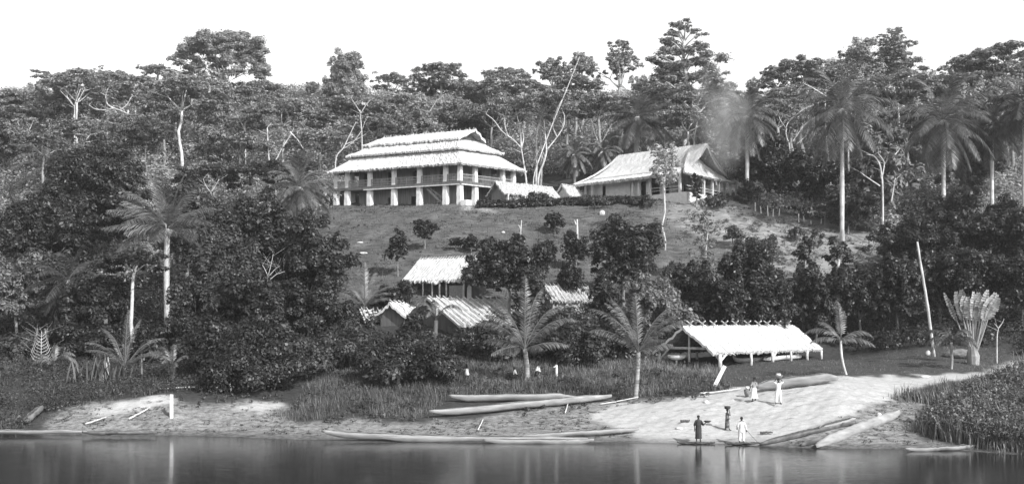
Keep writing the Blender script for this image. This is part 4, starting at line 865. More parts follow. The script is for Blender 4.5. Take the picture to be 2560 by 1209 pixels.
    for gname, kw in garments:
        if gname == 'shirt':
            rings_('shirt', [(0, 0, kw.get('hem', .8), .19, .145), (0, 0, .92, .175, .135), (lx * .4, ly * .4 + bend * .1, 1.1, .15, .115), (lx * .8, ly * .8 + bend * .3, 1.28, .175, .125), (lx, ly + bend * .4, 1.39, .165, .1), (lx, ly + bend * .45, 1.44, .075, .065)], kw['m'], .04)
            for i in (0, 1): sleeve('sleeve', i, kw['m'], kw.get('sl', .9))
        elif gname == 'trousers': legs(kw['m'], kw.get('end', .12))
        elif gname == 'skirt': rings_('skirt', [(0, 0, kw.get('hem', .25), kw.get('w', .3), kw.get('w', .3) * .8), (0, 0, .5, .25, .2), (0, 0, .8, .2, .16), (0, 0, .98, .155, .12), (lx * .4, ly * .4, 1.03, .13, .105)], kw['m'], .08)
        elif gname == 'robe':
            rings_('robe', [(0, 0, kw.get('hem', .2), .21, .19), (0, 0, .5, .2, .18), (0, 0, .85, .2, .16), (lx * .4, ly * .4 + bend * .1, 1.08, .175, .135), (lx * .8, ly * .8 + bend * .3, 1.28, .185, .13), (lx, ly + bend * .4, 1.38, .175, .105), (lx, ly + bend * .45, 1.44, .08, .065)], kw['m'], .06)
            for i in (0, 1): sleeve('sleeve', i, kw['m'], kw.get('sl', .15), .085, .07)
        elif gname == 'wrap': rings_('wrap', [(0, 0, kw.get('hem', .2), .2, .17), (0, 0, .6, .2, .17), (0, 0, .95, .18, .14), (lx * .8, ly * .8, 1.28, .17, .125), (lx, ly, 1.33, .165, .115)], kw['m'], .05)
        elif gname == 'top': rings_('top', [(0, 0, 1.0, .145, .115), (lx * .4, ly * .4, 1.1, .15, .12), (lx * .8, ly * .8, 1.28, .175, .125), (lx, ly, 1.38, .16, .1), (lx, ly, 1.43, .08, .065)], kw['m'], .03); [sleeve('sleeve', i, kw['m'], kw.get('sl', .0) + .02) for i in (0, 1)]
    return root, k
down = ((.26, .0, 1.1), (.28, .1, .86))
p1, k1 = person('person in a long dark robe standing at the water edge holding out a bowl', 1746, 1104, 66, R(180), (((.24, -.02, 1.1), (.25, .02, .84)), ((.3, .03, 1.1), (.46, .14, 1.27))), [('robe', dict(m='cloth_dark', hem=.22))], stance=(.05, -.05), Y=69.0)
def bowl(name, label, cat, c, r, h, m, rim=1.15):
    a = MB(); nn = 16; prof = [(r * .5, 0), (r * .9, h * .35), (r * rim, h), (r * rim * .9, h), (r * .75, h * .4), (r * .3, h * .15)]
    a.add([(c[0] + q * math.cos(j * 2 * math.pi / nn), c[1] + q * math.sin(j * 2 * math.pi / nn), c[2] + z) for q, z in prof for j in range(nn)], [(i*nn+j, i*nn+(j+1) % nn, (i+1)*nn+(j+1) % nn, (i+1)*nn+j) for i in range(5) for j in range(nn)] + [tuple(range(nn))[::-1], tuple(range(5*nn, 6*nn))])
    return single(name, a, M[m], label, cat, smooth=True)
h = p1.matrix_basis @ Vector((-.55, .18, 1.27)); bowl('bowl', 'small dark bowl held out by the robed person at the water edge', 'bowl', h, .2, .12, 'cloth_dark')
p2, k2 = person('person in a dark patterned wrap with a load on the head, amid the beach', 1818, 1076, 52, R(-70), (((.27, .12, 1.25), (.14, .12, 1.6)), ((.26, .1, 1.15), (.2, .25, 1.0))), [('wrap', dict(m='cloth_print', hem=.18)), ('top', dict(m='cloth_print'))], stance=(.12, -.12))
h = p2.matrix_basis @ Vector((.0, .02, 1.72)); bowl('load_bundle', 'dark round load carried on the head of the person in the patterned wrap', 'bundle', h, .22, .2, 'cloth_dark', .9)
p3, k3 = person('person seen from behind in a loose white shirt and pale trousers holding a thin stick', 1854, 1108, 66, R(-8), (((.27, -.02, 1.12), (.3, .06, .88)), ((.27, -.04, 1.13), (.27, .12, .98))), [('shirt', dict(m='cloth_white', hem=.74)), ('trousers', dict(m='cloth_white', end=.18))], stance=(.04, -.04), Y=68.6)
h = p3.matrix_basis @ Vector((.33, .08, .8)); pole('walking_stick', 'thin stick slanting down from the hand of the person in white at the water edge', 'stick', [h + Vector((-.1, 0, .15)), h + Vector((.75, .1, -.75))], .016, .012, 'bark_dark', 6)
p4, k4 = person('woman in a full white skirt and grey top left of the person with raised arms', 1885, 1005, 61, R(20), (((.26, .05, 1.12), (.22, .2, .98)), ((.26, -.02, 1.12), (.27, .1, .92))), [('skirt', dict(m='cloth_white', hem=.28, w=.34)), ('top', dict(m='cloth_grey'))], stance=(.03, -.03), lean=(.04, .0))
g = G(1868, 991); bowl('bucket', 'small grey bucket standing on the bank left of the woman in the white skirt', 'bucket', (g.x, g.y, g.z), .22, .5, 'basket', 1.1)
bowl('white_bundle', 'small white bundle set on the grey bucket', 'bundle', (g.x, g.y, g.z + .5), .15, .2, 'cloth_white', .8)
p5, k5 = person('person in white shirt and trousers raising both arms to steady a basket on the head', 1946, 1010, 63, R(175), (((.3, .0, 1.5), (.16, .02, 1.68)), ((.3, .0, 1.5), (.16, .02, 1.68))), [('shirt', dict(m='cloth_white', hem=.86, sl=.1)), ('trousers', dict(m='cloth_white', end=.14))], stance=(.14, -.1))
h = p5.matrix_basis @ Vector((0, 0, 1.735)); bowl('head_basket', 'woven basket balanced on the head of the person with raised arms', 'basket', h, .26, .22, 'basket', 1.15)
bowl('white_bundle', 'white cloth bundle filling the basket on the raised-arm person\'s head', 'bundle', (h.x, h.y, h.z + .17), .2, .16, 'cloth_white', .7)
person('person with bare dark torso and white loincloth standing in the grass by a bush', 1167, 950, 48, R(-60), (down, down), [('skirt', dict(m='cloth_white', hem=.45, w=.22))], stance=(.05, -.05))
person('person in white clothes standing in the tall grass right of the front coconut palm', 1391, 946, 42, R(90), (down, ((.2, .2, 1.15), (.16, .3, 1.2))), [('shirt', dict(m='cloth_white', hem=.7)), ('trousers', dict(m='cloth_white'))], stance=(.08, -.08))
person('stooping person in a white top between the coconut palm and the standing person in white', 1341, 948, 40, R(-70), (((.2, .3, 1.0), (.14, .4, .8)), ((.2, .3, 1.0), (.14, .4, .8))), [('shirt', dict(m='cloth_white', hem=.85)), ('trousers', dict(m='cloth_dark'))], stance=(.1, -.1), bend=.5)
person('crouching person in white half hidden by grass just left of the front coconut palm', 1290, 952, 34, R(60), (((.2, .2, 1.0), (.14, .3, .8)), ((.2, .2, 1.0), (.14, .3, .8))), [('shirt', dict(m='cloth_white', hem=.85)), ('trousers', dict(m='cloth_dark'))], stance=(.1, -.1), bend=.4)
# ------------------------------------------------------------------ trees and palms, one by one
tree('umbrella_tree', 'dense', 40, 232, 190, 235, 'blurred dark forest tree at the far left edge of the skyline')
tree('forest_tree', 'dense', 10, 300, 170, 190, 'broad grey forest tree below the skyline at the left edge', leaf='leaf_pale')
tree('umbrella_tree', 'umbrella', 192, 170, 215, 212, 'wide umbrella tree with white spreading limbs on the left skyline', cb=272, tr=.3, bark='bark_white')
tree('thin_tree', 'sparse', 290, 148, 120, 228, 'thin-leaved tree rising just right of the left umbrella tree')
tree('umbrella_tree', 'umbrella', 320, 215, 190, 205, 'umbrella tree with sinuous white boughs left of the tall forked one', cb=285, bark='bark_white', tr=.25)
tree('umbrella_tree', 'umbrella', 395, 167, 110, 240, 'small flat-topped tree left of the great round-capped tree', cb=190)
tree('capped_tree', 'capped', 562, 86, 232, 255, 'great round-capped tree towering alone over the left ridge', cb=222, bark='bark_white', dens=1.25, tr=.45)
tree('forked_tree', 'umbrella', 455, 190, 215, 182, 'tall tree with a straight white trunk forking below its crown, left of the big house', cb=290, bark='bark_white', tr=.32)
tree('forest_tree', 'dense', 545, 235, 130, 215, 'dark round tree under the great capped tree')
tree('umbrella_tree', 'umbrella', 705, 245, 230, 182, 'wide umbrella tree with pale limbs left of the big house roof', cb=330, bark='bark_white')
tree('forest_tree', 'umbrella', 620, 225, 150, 232, 'flat-crowned tree between the great capped tree and the bare ridge', cb=275)
tree('ridge_tree', 'ivy', 862, 146, 125, 300, 'tall dark ivy-clad tree standing alone on the far ridge', cb=232, dens=1.3)
tree('ridge_bush_tree', 'dense', 782, 204, 36, 310, 'tiny round dark tree on the ridge left of the ivy-clad one')
tree('ridge_tree', 'umbrella', 985, 184, 120, 262, 'pale thin tree with a forked trunk on the ridge behind the big house', cb=235, bark='bark_white', dens=.7)
tree('layered_tree', 'umbrella', 1103, 162, 150, 222, 'tall layered tree with a white trunk rising behind the ridge of the big roof', cb=215, bark='bark_white', dens=1.1)
tree('forest_tree', 'umbrella', 1100, 205, 190, 226, 'lower flat crown around the trunk of the tall layered tree', cb=240)
tree('forest_tree', 'dense', 1185, 215, 100, 235, 'dark round tree right of the tall layered tree')
tree('flat_tree', 'umbrella', 1265, 170, 130, 235, 'flat-topped dark tree on the skyline over the right end of the big house', cb=220)
tree('forest_tree', 'sparse', 1385, 138, 125, 230, 'uneven tree on the skyline left of the leaning bare pole', cb=230, dens=2.2)
tree('forest_tree', 'dense', 1455, 137, 62, 232, 'narrow dark tree right at the tip of the leaning bare pole', cb=200)
tree('forest_tree', 'umbrella', 1440, 190, 150, 225, 'spreading dark tree below the narrow one on the skyline', cb=240)
tree('thin_tree', 'sparse', 1548, 86, 140, 205, 'tall thin-leaved tree with pale limbs left of the tallest tree', cb=235, bark='bark_white', dens=1.4)
tree('tallest_tree', 'tiered', 1708, 46, 250, 178, 'tallest tree, layered like a fir, on a long white trunk behind the hall', cb=255, bark='bark_white', dens=1.25, tr=.4, lean=-.6)
tree('forest_tree', 'umbrella', 1660, 215, 170, 195, 'spreading tree filling in below the tallest tree', cb=290)
tree('forest_tree', 'umbrella', 1800, 205, 170, 190, 'umbrella tree right of the trunk of the tallest tree', cb=290, bark='bark_white')
tree('umbrella_tree', 'umbrella', 1350, 228, 220, 166, 'broad umbrella tree with a wide crown between house and hall', cb=300, bark='bark_grey', tr=.2)
tree('umbrella_tree', 'umbrella', 1495, 232, 170, 172, 'umbrella tree with thin grey stems left of the hall', cb=300)
tree('forest_tree', 'umbrella', 880, 250, 240, 205, 'wide low umbrella tree behind the left part of the big roof', cb=315)
tree('forest_tree', 'umbrella', 1000, 240, 200, 215, 'umbrella tree behind the middle of the big roof', cb=300)
tree('forest_tree', 'dense', 1160, 262, 170, 195, 'dense tree behind the right slope of the big roof')
tree('forest_tree', 'dense', 1040, 268, 130, 190, 'dense dark tree just above the ridge of the big roof')
tree('forest_tree', 'dense', 560, 300, 150, 185, 'dark leafy tree right of the white forked trunk')
tree('forest_tree', 'umbrella', 600, 330, 180, 170, 'spreading tree halfway up the left slope below the skyline', cb=395)
tree('forest_tree', 'umbrella', 800, 330, 200, 178, 'umbrella tree just left of the big roof', cb=390)
tree('forest_tree', 'dense', 330, 290, 160, 190, 'leafy tree left of the white forked trunk')
tree('forest_tree', 'umbrella', 210, 300, 190, 180, 'flat-crowned tree below the left umbrella tree', cb=365, bark='bark_white')
tree('forest_tree', 'umbrella', 110, 330, 170, 170, 'pale spreading tree low on the left slope', cb=400, leaf='leaf_pale')
tree('forest_tree', 'umbrella', 530, 415, 200, 150, 'feathery spreading tree above the white-trunked oil palm', cb=470)
tree('forest_tree', 'umbrella', 690, 400, 200, 155, 'spreading tree left of the lower pillars of the big house', cb=460)
bare('dead_tree', 'leaning dead white tree left of the eaves of the big house', 'tree', 168, [[(838,390),(858,372),(868,350),(880,325),(890,305)], [(858,372),(885,355),(905,325),(912,305)], [(862,362),(890,350),(915,335)]], pxr=3.6, twigs=4)
bare('pale_shrub', 'pale twiggy leafless shrub above the left oil palm', 'shrub', 150, [[(372,455),(370,430)], [(370,430),(350,405),(330,375)], [(370,430),(362,400),(365,370)], [(372,432),(390,400),(395,372)], [(374,434),(410,405),(428,380)], [(372,436),(345,420),(322,400)]], pxr=2.9, twigs=14, bark='bark_grey')
bare('twisted_tree', 'white many-limbed tree with bare spreading boughs right of the big house', 'tree', 164, [[(1316,455),(1312,425),(1308,400),(1303,370)], [(1303,370),(1285,350),(1255,330),(1235,300),(1215,285)], [(1303,370),(1302,340),(1298,310),(1290,280)], [(1270,342),(1262,315),(1262,290)], [(1303,372),(1310,345),(1305,320)]], pxr=6.5, twigs=6)
bare('twisted_tree', 'white tree with a U-shaped bough beside the straight white trunk', 'tree', 165, [[(1345,440),(1362,400),(1367,375),(1362,330),(1360,300)], [(1367,375),(1395,340),(1410,315),(1412,290),(1402,268)], [(1392,342),(1382,320),(1384,295)]], pxr=6.5, twigs=6)
bare('straight_tree', 'straight white trunk forking high between the twisted trees and the hall', 'tree', 168, [[(1340,450),(1342,400),(1340,340),(1350,300),(1354,275)], [(1354,285),(1343,262),(1335,248)], [(1354,285),(1368,262),(1378,250)], [(1340,330),(1325,300),(1315,290)]], pxr=7.2, twigs=8)
bare('leaning_dead_pole', 'very long thin dead trunk leaning across the sky to the right of the big house', 'dead tree', 160, [[(1333,437),(1360,365),(1385,300),(1410,240),(1432,185),(1449,142)], [(1405,250),(1398,262),(1388,285)]], pxr=3.6, twigs=0)
bare('white_snag', 'forked white snag low on the slope below the wide umbrella tree', 'dead tree', 172, [[(678,440),(672,400),(670,360),(668,320)], [(676,420),(690,400),(705,370),(712,350)], [(705,370),(722,345),(735,320)], [(725,330),(745,350),(758,372)]], pxr=5.8, twigs=8)
bare('curly_tree', 'tree with curling white branches right of the verandah palm', 'tree', 162, [[(1975,362),(1966,345),(1965,315),(1975,300),(2000,290)], [(1975,362),(1995,335),(2010,310)], [(1990,362),(2015,340),(2022,318)], [(1968,325),(1950,300),(1945,280)], [(1975,300),(2010,272),(2035,262)]], pxr=3.6, twigs=8)
bare('broken_trunk', 'short broken white trunk among the crowns between two oil palms', 'dead tree', 160, [[(2248,325),(2247,290),(2245,258)]], pxr=6.5)
bare('leaning_bough_tree', 'long white bough slanting down to the thin white trunk beside the big oil palm', 'tree', 158, [[(2076,470),(2073,420),(2065,350),(2062,280),(2065,210)], [(2063,240),(2035,222),(2008,208)], [(2064,230),(2085,212)]], pxr=6.5, twigs=6)
bare('straight_pale_trunk', 'second straight white trunk just right of the big oil palm', 'dead tree', 155, [[(2122,472),(2121,400),(2120,340),(2119,290)]], pxr=6.5)
bare('bare_fork_tree', 'white forked boughs inside the broad-leaved tree left of the middle oil palm', 'tree', 138, [[(2207,500),(2206,450),(2200,410),(2185,388),(2165,386)], [(2206,440),(2212,405),(2196,384)], [(2228,506),(2234,470),(2238,445)], [(2200,465),(2170,445),(2150,430)], [(2236,388),(2250,372)]], pxr=5.8, twigs=6)
bare('hollow_branches', 'white branches showing in the dark hollow of the mango trees', 'tree', 101, [[(664,745),(668,715),(670,690)], [(670,690),(662,672),(656,662)], [(670,690),(678,660),(683,635)], [(672,690),(690,670),(700,665)], [(668,705),(690,685),(712,678)], [(646,742),(645,715),(636,690)]], pxr=3.6, twigs=5)
bare('white_candelabra_shrub', 'leafless spiky white shrub like a candelabra at the left edge of the bank', 'shrub', 90, [[(103,935),(103,900),(103,860),(104,828)]] + [[(103, 905 - k * 8), (103 + sg * (20 - k * 1.2), 898 - k * 8, sg * .5), (103 + sg * (27 - k * 2.2), 884 - k * 8, sg * .8)] for k in range(9) for sg in (-1, 1)], pxr=2.9, twigs=2)
bare('small_forked_tree', 'small white forked trunk right of the fan palm', 'tree', 94, [[(2492,855),(2493,835),(2496,820)], [(2496,820),(2486,808)], [(2496,820),(2506,806),(2510,797)]], pxr=4.3, twigs=1)
tree('small_white_tree', 'umbrella', 335, 625, 180, 99, 'small umbrella tree with a white forked trunk low on the left', cb=690, bark='bark_white', leaf='leaf_dark')
# right skyline
tree('forest_tree', 'dense', 1940, 195, 110, 190, 'dark round tree left of the tall group on the right skyline')
tree('forest_tree', 'umbrella', 2000, 145, 170, 182, 'spreading tree with layered boughs at the left of the right skyline', cb=230, dens=1.3)
tree('forest_tree', 'dense', 2120, 125, 180, 186, 'high dense crown behind the big oil palm')
tree('thin_tree', 'sparse', 2140, 95, 140, 190, 'thin-leaved spray above the dense crown on the right skyline', dens=1.6)
tree('layered_tree', 'tiered', 2232, 68, 170, 186, 'tall dark layered tree highest on the right skyline', cb=200, dens=1.3)
tree('forest_tree', 'umbrella', 2230, 185, 220, 180, 'broad crown below the tall dark layered tree', cb=265)
tree('thin_tree', 'sparse', 2375, 138, 130, 190, 'thin open tree in the dip of the right skyline', dens=2)
tree('forest_tree', 'umbrella', 2390, 185, 220, 182, 'broad crown in the dip of the right skyline', cb=250)
tree('layered_tree', 'umbrella', 2495, 114, 210, 180, 'big layered tree near the right edge of the skyline', cb=220, dens=1.4)
tree('forest_tree', 'dense', 2560, 140, 150, 186, 'dark crown cut by the right edge of the skyline')
tree('forest_tree', 'dense', 2450, 210, 190, 175, 'dense tree behind the two right-hand oil palms')
tree('forest_tree', 'dense', 2180, 250, 200, 170, 'dense tree behind the big oil palm')
tree('forest_tree', 'umbrella', 1945, 255, 150, 172, 'umbrella tree behind the verandah palm', cb=330, bark='bark_white')
tree('forest_tree', 'dense', 2330, 260, 180, 172, 'dense tree behind the middle oil palm')
tree('dark_tree', 'dense', 1915, 355, 160, 155, 'dark leafy tree right of the hall verandah', leaf='leaf_dark')
tree('dark_tree', 'dense', 2030, 385, 150, 152, 'dark leafy tree behind the stake fence', leaf='leaf_dark')
tree('broad_leaved_tree', 'dense', 2205, 330, 150, 143, 'broad-leaved pale tree between the big and the middle oil palms', leaf='leaf_pale', lsz=.75, dens=.9)
bush('dark_bush', 1870, 440, 70, 150, 'round black bush at the foot of the verandah palm')
tree('dark_tree', 'dense', 2120, 470, 120, 142, 'leafy thicket tree right of the stake fence')
# oil palms
palm('oil_palm', 2105, 272, 522, 270, 138, 'biggest oil palm with a long white trunk at the right edge of the meadow', n=44, skirt=2.6, trw=.28, droop=.2)
palm('oil_palm', 2358, 300, 455, 270, 148, 'middle oil palm of the right-hand row with a wide feathery crown', n=44, skirt=2.2, trw=.3, droop=.2)
palm('oil_palm', 2480, 315, 465, 190, 153, 'smaller oil palm between the middle palm and the right edge', n=34, skirt=2, trw=.27, droop=.22, frond='frond_dark')
palm('oil_palm', 2560, 255, 480, 200, 146, 'oil palm cut by the right edge of the photograph', n=34, skirt=2, trw=.27, droop=.2, frond='frond_dark')
palm('oil_palm', 1866, 290, 445, 195, 152, 'oil palm with a dark heart rising over the verandah end of the hall', n=40, skirt=3.2, trw=.26, droop=.22)
palm('oil_palm', 1592, 292, 372, 210, 175, 'pale oil palm behind the ridge of the hall', n=38, skirt=3.5, trw=.5, droop=.15)
palm('oil_palm', 1437, 385, 450, 110, 166, 'short palm between the outhouses and the forest', n=24, skirt=1.5, droop=.25)
palm('oil_palm', 1508, 378, 450, 110, 168, 'second short palm just left of the hall roof', n=24, skirt=1.5, droop=.25)
palm('oil_palm', 748, 468, 565, 180, 134, 'oil palm with a long pale skirt of dead leaves left of the big house', n=34, skirt=4.6, trw=.45, droop=.2, frond='frond')
palm('oil_palm', 418, 572, 720, 270, 112, 'left oil palm with a white trunk and pale fronds reaching to the left', n=30, skirt=.8, trw=.3, droop=.13, frond='frond', minel=-15)
palm('pale_frond_spray', 415, 560, 720, 300, 111.4, 'bright pale fronds stretching left from the left oil palm', n=4, frond='frond_pale', els=[(R(172), R(22), 1.0), (R(184), R(4), .95), (R(165), R(35), .8), (R(195), R(-8), .6)], droop=.06, trw=.05, cat='palm fronds')
palm('oil_palm', 130, 415, 500, 220, 186, 'blurred oil palm on the slope at the far left', n=30, droop=.18, frond='frond')
palm('oil_palm', 388, 335, 430, 120, 206, 'small oil palm left of the foot of the white forked trunk', n=24, droop=.15)
palm('oil_palm', 625, 470, 560, 190, 172, 'feathery oil palm above the mango trees', n=28, droop=.15)
palm('oil_palm', 170, 700, 800, 190, 106, 'dim oil palm in the dark thicket at the lower left', n=26, droop=.15, frond='frond_dark')
palm('oil_palm', 60, 560, 700, 200, 158, 'blurred pale palm at the left edge', n=24, droop=.15, frond='frond')
# near coconut palms, leaf by leaf
def E(*a): return [(R(x), R(y), s) for x, y, s in a]
palm('coconut_palm', 1312, 872, 945, 215, 87, 'front coconut palm with big upright and arching fronds before the pole-roofed hut', sep_fronds=True, n=13, k=40, droop=.13, hang=.75, trw=.2, bark='palm_bark', lean=-.2, frond='frond', ll=.75, lw=.07,
     els=E((88,84,1.5),(60,76,1.45),(150,70,1.35),(25,66,1.3),(178,52,1.25),(2,55,1.3),(200,60,1.1),(330,50,1.0),(170,28,.9),(8,22,.9),(250,35,.9),(300,15,.8),(215,10,.8)))
palm('coconut_palm', 1596, 880, 978, 250, 80, 'coconut palm with a white trunk and drooping tips left of the canoe shed', sep_fronds=True, n=12, k=36, droop=.13, hang=.75, trw=.16, frond='frond', ll=.7, lw=.065, bark='palm_bark', lean=.25,
     els=E((95,80,1.15),(140,72,1.1),(165,62,1.2),(20,66,1.1),(5,52,1.15),(185,45,1.0),(210,60,.9),(340,60,.95),(175,70,1.2),(355,25,.7),(250,40,.8),(300,35,.8)))
palm('young_coconut_palm', 2102, 850, 940, 175, 84.5, 'young palm with a slanting pale stem right of the canoe shed', sep_fronds=True, n=9, k=30, droop=.2, hang=.7, trw=.1, lean=-.5, frond='frond', ll=.6, lw=.06,
     els=E((90,82,1.2),(70,70,1.1),(170,45,1.0),(185,20,.9),(10,40,1.0),(350,15,.9),(140,60,.9),(260,20,.8),(40,20,.8)))
palm('young_coconut_palm', 2378, 855, 905, 150, 89, 'dark young palm with arching fronds between the tall pole and the fan palm', sep_fronds=True, n=9, k=28, droop=.3, hang=.8, trw=.12, bark='bark_grey', frond='frond_dark', ll=.6, lw=.07,
     els=E((100,70,1.0),(160,60,1.0),(185,40,1.0),(20,60,1.0),(0,35,.9),(205,30,.9),(330,40,.9),(250,50,.8),(300,20,.8)))
palm('young_coconut_palm', 312, 918, 930, 220, 86, 'stemless young palm with one pale upright frond on the left bank', bark='bark_dark', sep_fronds=True, n=10, k=32, droop=.15, hang=.6, trw=.12, frond='frond', ll=.5, lw=.065,
     els=E((90,85,1.25),(60,78,1.15),(150,68,1.1),(30,58,1.1),(10,42,1.0),(175,45,1.0),(200,55,1.0),(340,40,.9),(260,50,.8),(300,30,.7)))
palm('young_coconut_palm', 432, 915, 925, 125, 86, 'small drooping palm right of the stemless young palm', bark='bark_dark', sep_fronds=True, n=7, k=28, droop=.3, hang=.7, frond='frond', ll=.45, lw=.06, els=E((150,75,1.3),(175,65,1.2),(200,60,1.1),(100,80,1.2),(30,60,.9),(250,50,.8),(300,40,.7)))
palm('young_coconut_palm', 135, 910, 930, 120, 90, 'drooping palm beside the white candelabra shrub', bark='bark_dark', sep_fronds=True, n=7, k=28, droop=.3, hang=.7, frond='frond', ll=.5, lw=.07, els=E((20,65,1.1),(5,50,1.1),(340,60,1.0),(180,60,1.0),(200,45,.9),(100,80,1.0),(270,40,.7)))
palm('banana_plant', 912, 765, 790, 180, 110.5, 'large-leaved palm plant left of the meadow hut', sep_fronds=True, n=8, k=30, droop=.16, hang=.5, frond='frond', bark='bark_dark', ll=.7, lw=.12, els=E((100,80,1.2),(70,72,1.2),(150,62,1.2),(172,50,1.1),(20,55,1.1),(5,35,1.0),(200,55,1.0),(330,45,.9)))
palm('banana_plant', 1090, 800, 850, 150, 97, 'palm with hanging fronds at the left end of the pole-roofed hut', sep_fronds=True, n=6, k=28, droop=.3, hang=.7, frond='frond', bark='bark_dark', ll=.6, lw=.09, els=E((175,72,1.2),(165,60,1.1),(10,65,1.0),(190,70,1.1),(100,75,1.0),(250,50,.8)))
# fan palm
fx = P(2433, 800, 92); fz = T(fx.x, 92); fan = thing('fan_palm', 'fan palm with broad white paddle leaves standing up in one plane on the right lawn', 'fan palm', (fx.x, 92, fz))
ax = np.array([.92, -.38, 0]); rf_ = np.random.default_rng(4)
a = MB(); a.tube([(fx.x, 92, fz - .2), (fx.x, 92, fz + .7), (fx.x - .1, 92, fz + 1.5)], [.45, .5, .3], 10); a.build('trunk', M['bark_grey'], fan)
for i in range(15):
    th = R(-20 + 40 * i / 14 + rf_.normal() * 2); Lp = 3.4 + rf_.uniform(-.3, .3); Ll = 2.2 + rf_.uniform(-.4, .5) - abs(th) * .5; b0 = np.array([fx.x, 92 + rf_.normal() * .1, fz + .5]); d = ax * math.sin(th) + np.array([0, 0, math.cos(th)])
    e = b0 + d * Lp; tip = e + (d + ax * math.sin(th) * .2 + np.array([0, -.12, -.03])) * Ll; pet = MB(); pet.tube(bez(b0, e, ax * .12 * math.sin(th), 6), np.linspace(.13, .045, 6), 5); po = pet.build('leaf_stalk', M['frond_pale'], fan)
    side = np.cross(d, np.array([0, 1, 0])) + np.array([0, rf_.normal() * .5, 0]); side /= np.linalg.norm(side); nseg = 12; lf = MB()
    for s in range(nseg):
        t0, t1 = s / nseg, (s + .82) / nseg
        for sg in (-1, 1):
            w0 = .46 * rf_.uniform(.75, 1.1) * math.sin(math.pi * min(1, t0 * .88 + .1)) ** .6; w1 = .46 * rf_.uniform(.75, 1.1) * math.sin(math.pi * min(1, t1 * .88 + .1)) ** .6; c0 = e + (tip - e) * t0; c1 = e + (tip - e) * t1; dr = np.array([0, -.12 * sg, -.12 - .2 * rf_.random()])
            lf.add([c0, c1, c1 + side * sg * w1 + dr * w1 + d * .1, c0 + side * sg * w0 + dr * w0 + d * .1], [(0, 1, 2, 3)])
    lf.build('leaf_blade', M['paddle' if i > 4 else 'frond'], po)
# banana-like clump on the left bank
cl = P(245, 900, 86); cz = T(cl.x, 86); pl = thing('sword_leaf_clump', 'clump of long sword-shaped leaves on the left bank before the stemless palm', 'plant', (cl.x, 86, cz)); lf = MB()
for i in range(70):
    bx_ = np.array([cl.x + rf_.normal() * .95, 86 + rf_.normal() * .5, cz - .1]); aa = rf_.uniform(0, 6.28); tip = bx_ + np.array([math.cos(aa) * .8, math.sin(aa) * .6, rf_.uniform(1.1, 2.3)]); m_ = bez(bx_, tip, (0, 0, .5), 5); sd = np.array([-math.sin(aa), math.cos(aa), 0]) * .07
    ww = [.5, 1, .95, .6, .05]; vv = []
    for k in range(5): vv += [m_[k] - sd * ww[k], m_[k] + sd * ww[k]]
    lf.add(vv, [(2*k, 2*k+1, 2*k+3, 2*k+2) for k in range(4)])
lf.build('leaves', M['frond'], pl)
# trees of the middle ground
tree('mango_tree', 'dense', 655, 512, 230, 112, 'higher left one of the two great dark mango trees below the big house', leaf='leaf_dark', dens=1.1)
tree('mango_tree', 'dense', 775, 560, 190, 107, 'great dark mango tree at the left edge of the meadow', leaf='leaf_dark', dens=1.1, lsz=.3)
tree('mango_tree', 'dense', 560, 590, 200, 103, 'leafy mango tree left of the hollow with white branches', leaf='leaf_mid', lsz=.3)
tree('mango_tree', 'dense', 640, 690, 220, 96, 'mango tree lowest in the group under the hollow', leaf='leaf_dark', lsz=.28)
tree('forest_tree', 'dense', 770, 700, 170, 98, 'dark tree right of the hollow at the foot of the mango group', leaf='leaf_dark', lsz=.28)
tree('forest_tree', 'dense', 505, 690, 150, 97, 'leafy tree left of the lowest mango tree', leaf='leaf_mid', lsz=.27)
tree('dark_tree', 'dense', 250, 390, 260, 140, 'large very dark tree on the left slope under the flat crowns', leaf='leaf_dark')
tree('dark_tree', 'dense', 130, 480, 240, 130, 'large glossy dark tree at the left', leaf='leaf_dark')
tree('dark_tree', 'umbrella', 300, 540, 220, 118, 'dark spreading tree below the pale palm fronds', leaf='leaf_dark', cb=620)
tree('dark_tree', 'dense', 140, 610, 170, 112, 'glossy-leaved dark tree low on the left', leaf='leaf_mid', lsz=.32)
tree('dark_tree', 'dense', 240, 680, 170, 100, 'dark tree behind the left bank thicket', leaf='leaf_dark')
tree('dark_tree', 'dense', 40, 640, 150, 108, 'blurred tree at the left edge above the bank', leaf='leaf_pale')
tree('forest_tree', 'dense', 470, 470, 160, 130, 'tree right of the left oil palm crown', leaf='leaf_mid')
tree('citrus_tree', 'dense', 1272, 588, 185, 110, 'dark round citrus tree hiding the right end of the meadow hut', leaf='leaf_dark', lsz=.3)
tree('citrus_tree', 'dense', 1325, 668, 105, 107, 'dark tree filling in right of the round citrus tree', leaf='leaf_mid', lsz=.3)
tree('citrus_tree', 'dense', 1558, 556, 190, 116, 'large dark tree standing on the meadow right of centre', leaf='leaf_dark', lsz=.32)
tree('citrus_tree', 'dense', 1640, 680, 150, 102, 'pale-leaved tree above the left end of the canoe shed', leaf='leaf_pale', lsz=.3)
tree('citrus_tree', 'dense', 1508, 690, 85, 108, 'tree below the large dark meadow tree', leaf='leaf_mid', lsz=.3)
tree('citrus_tree', 'dense', 1880, 596, 170, 112, 'round-topped dark tree above the middle of the canoe shed', leaf='leaf_dark', lsz=.3)
tree('citrus_tree', 'slim', 2012, 598, 72, 115, 'narrow dark tree right of the round-topped one', leaf='leaf_dark')
tree('citrus_tree', 'slim', 2098, 598, 95, 115, 'narrow dark tree with pale inner twigs at the right of the meadow', leaf='leaf_dark', bark='bark_white')
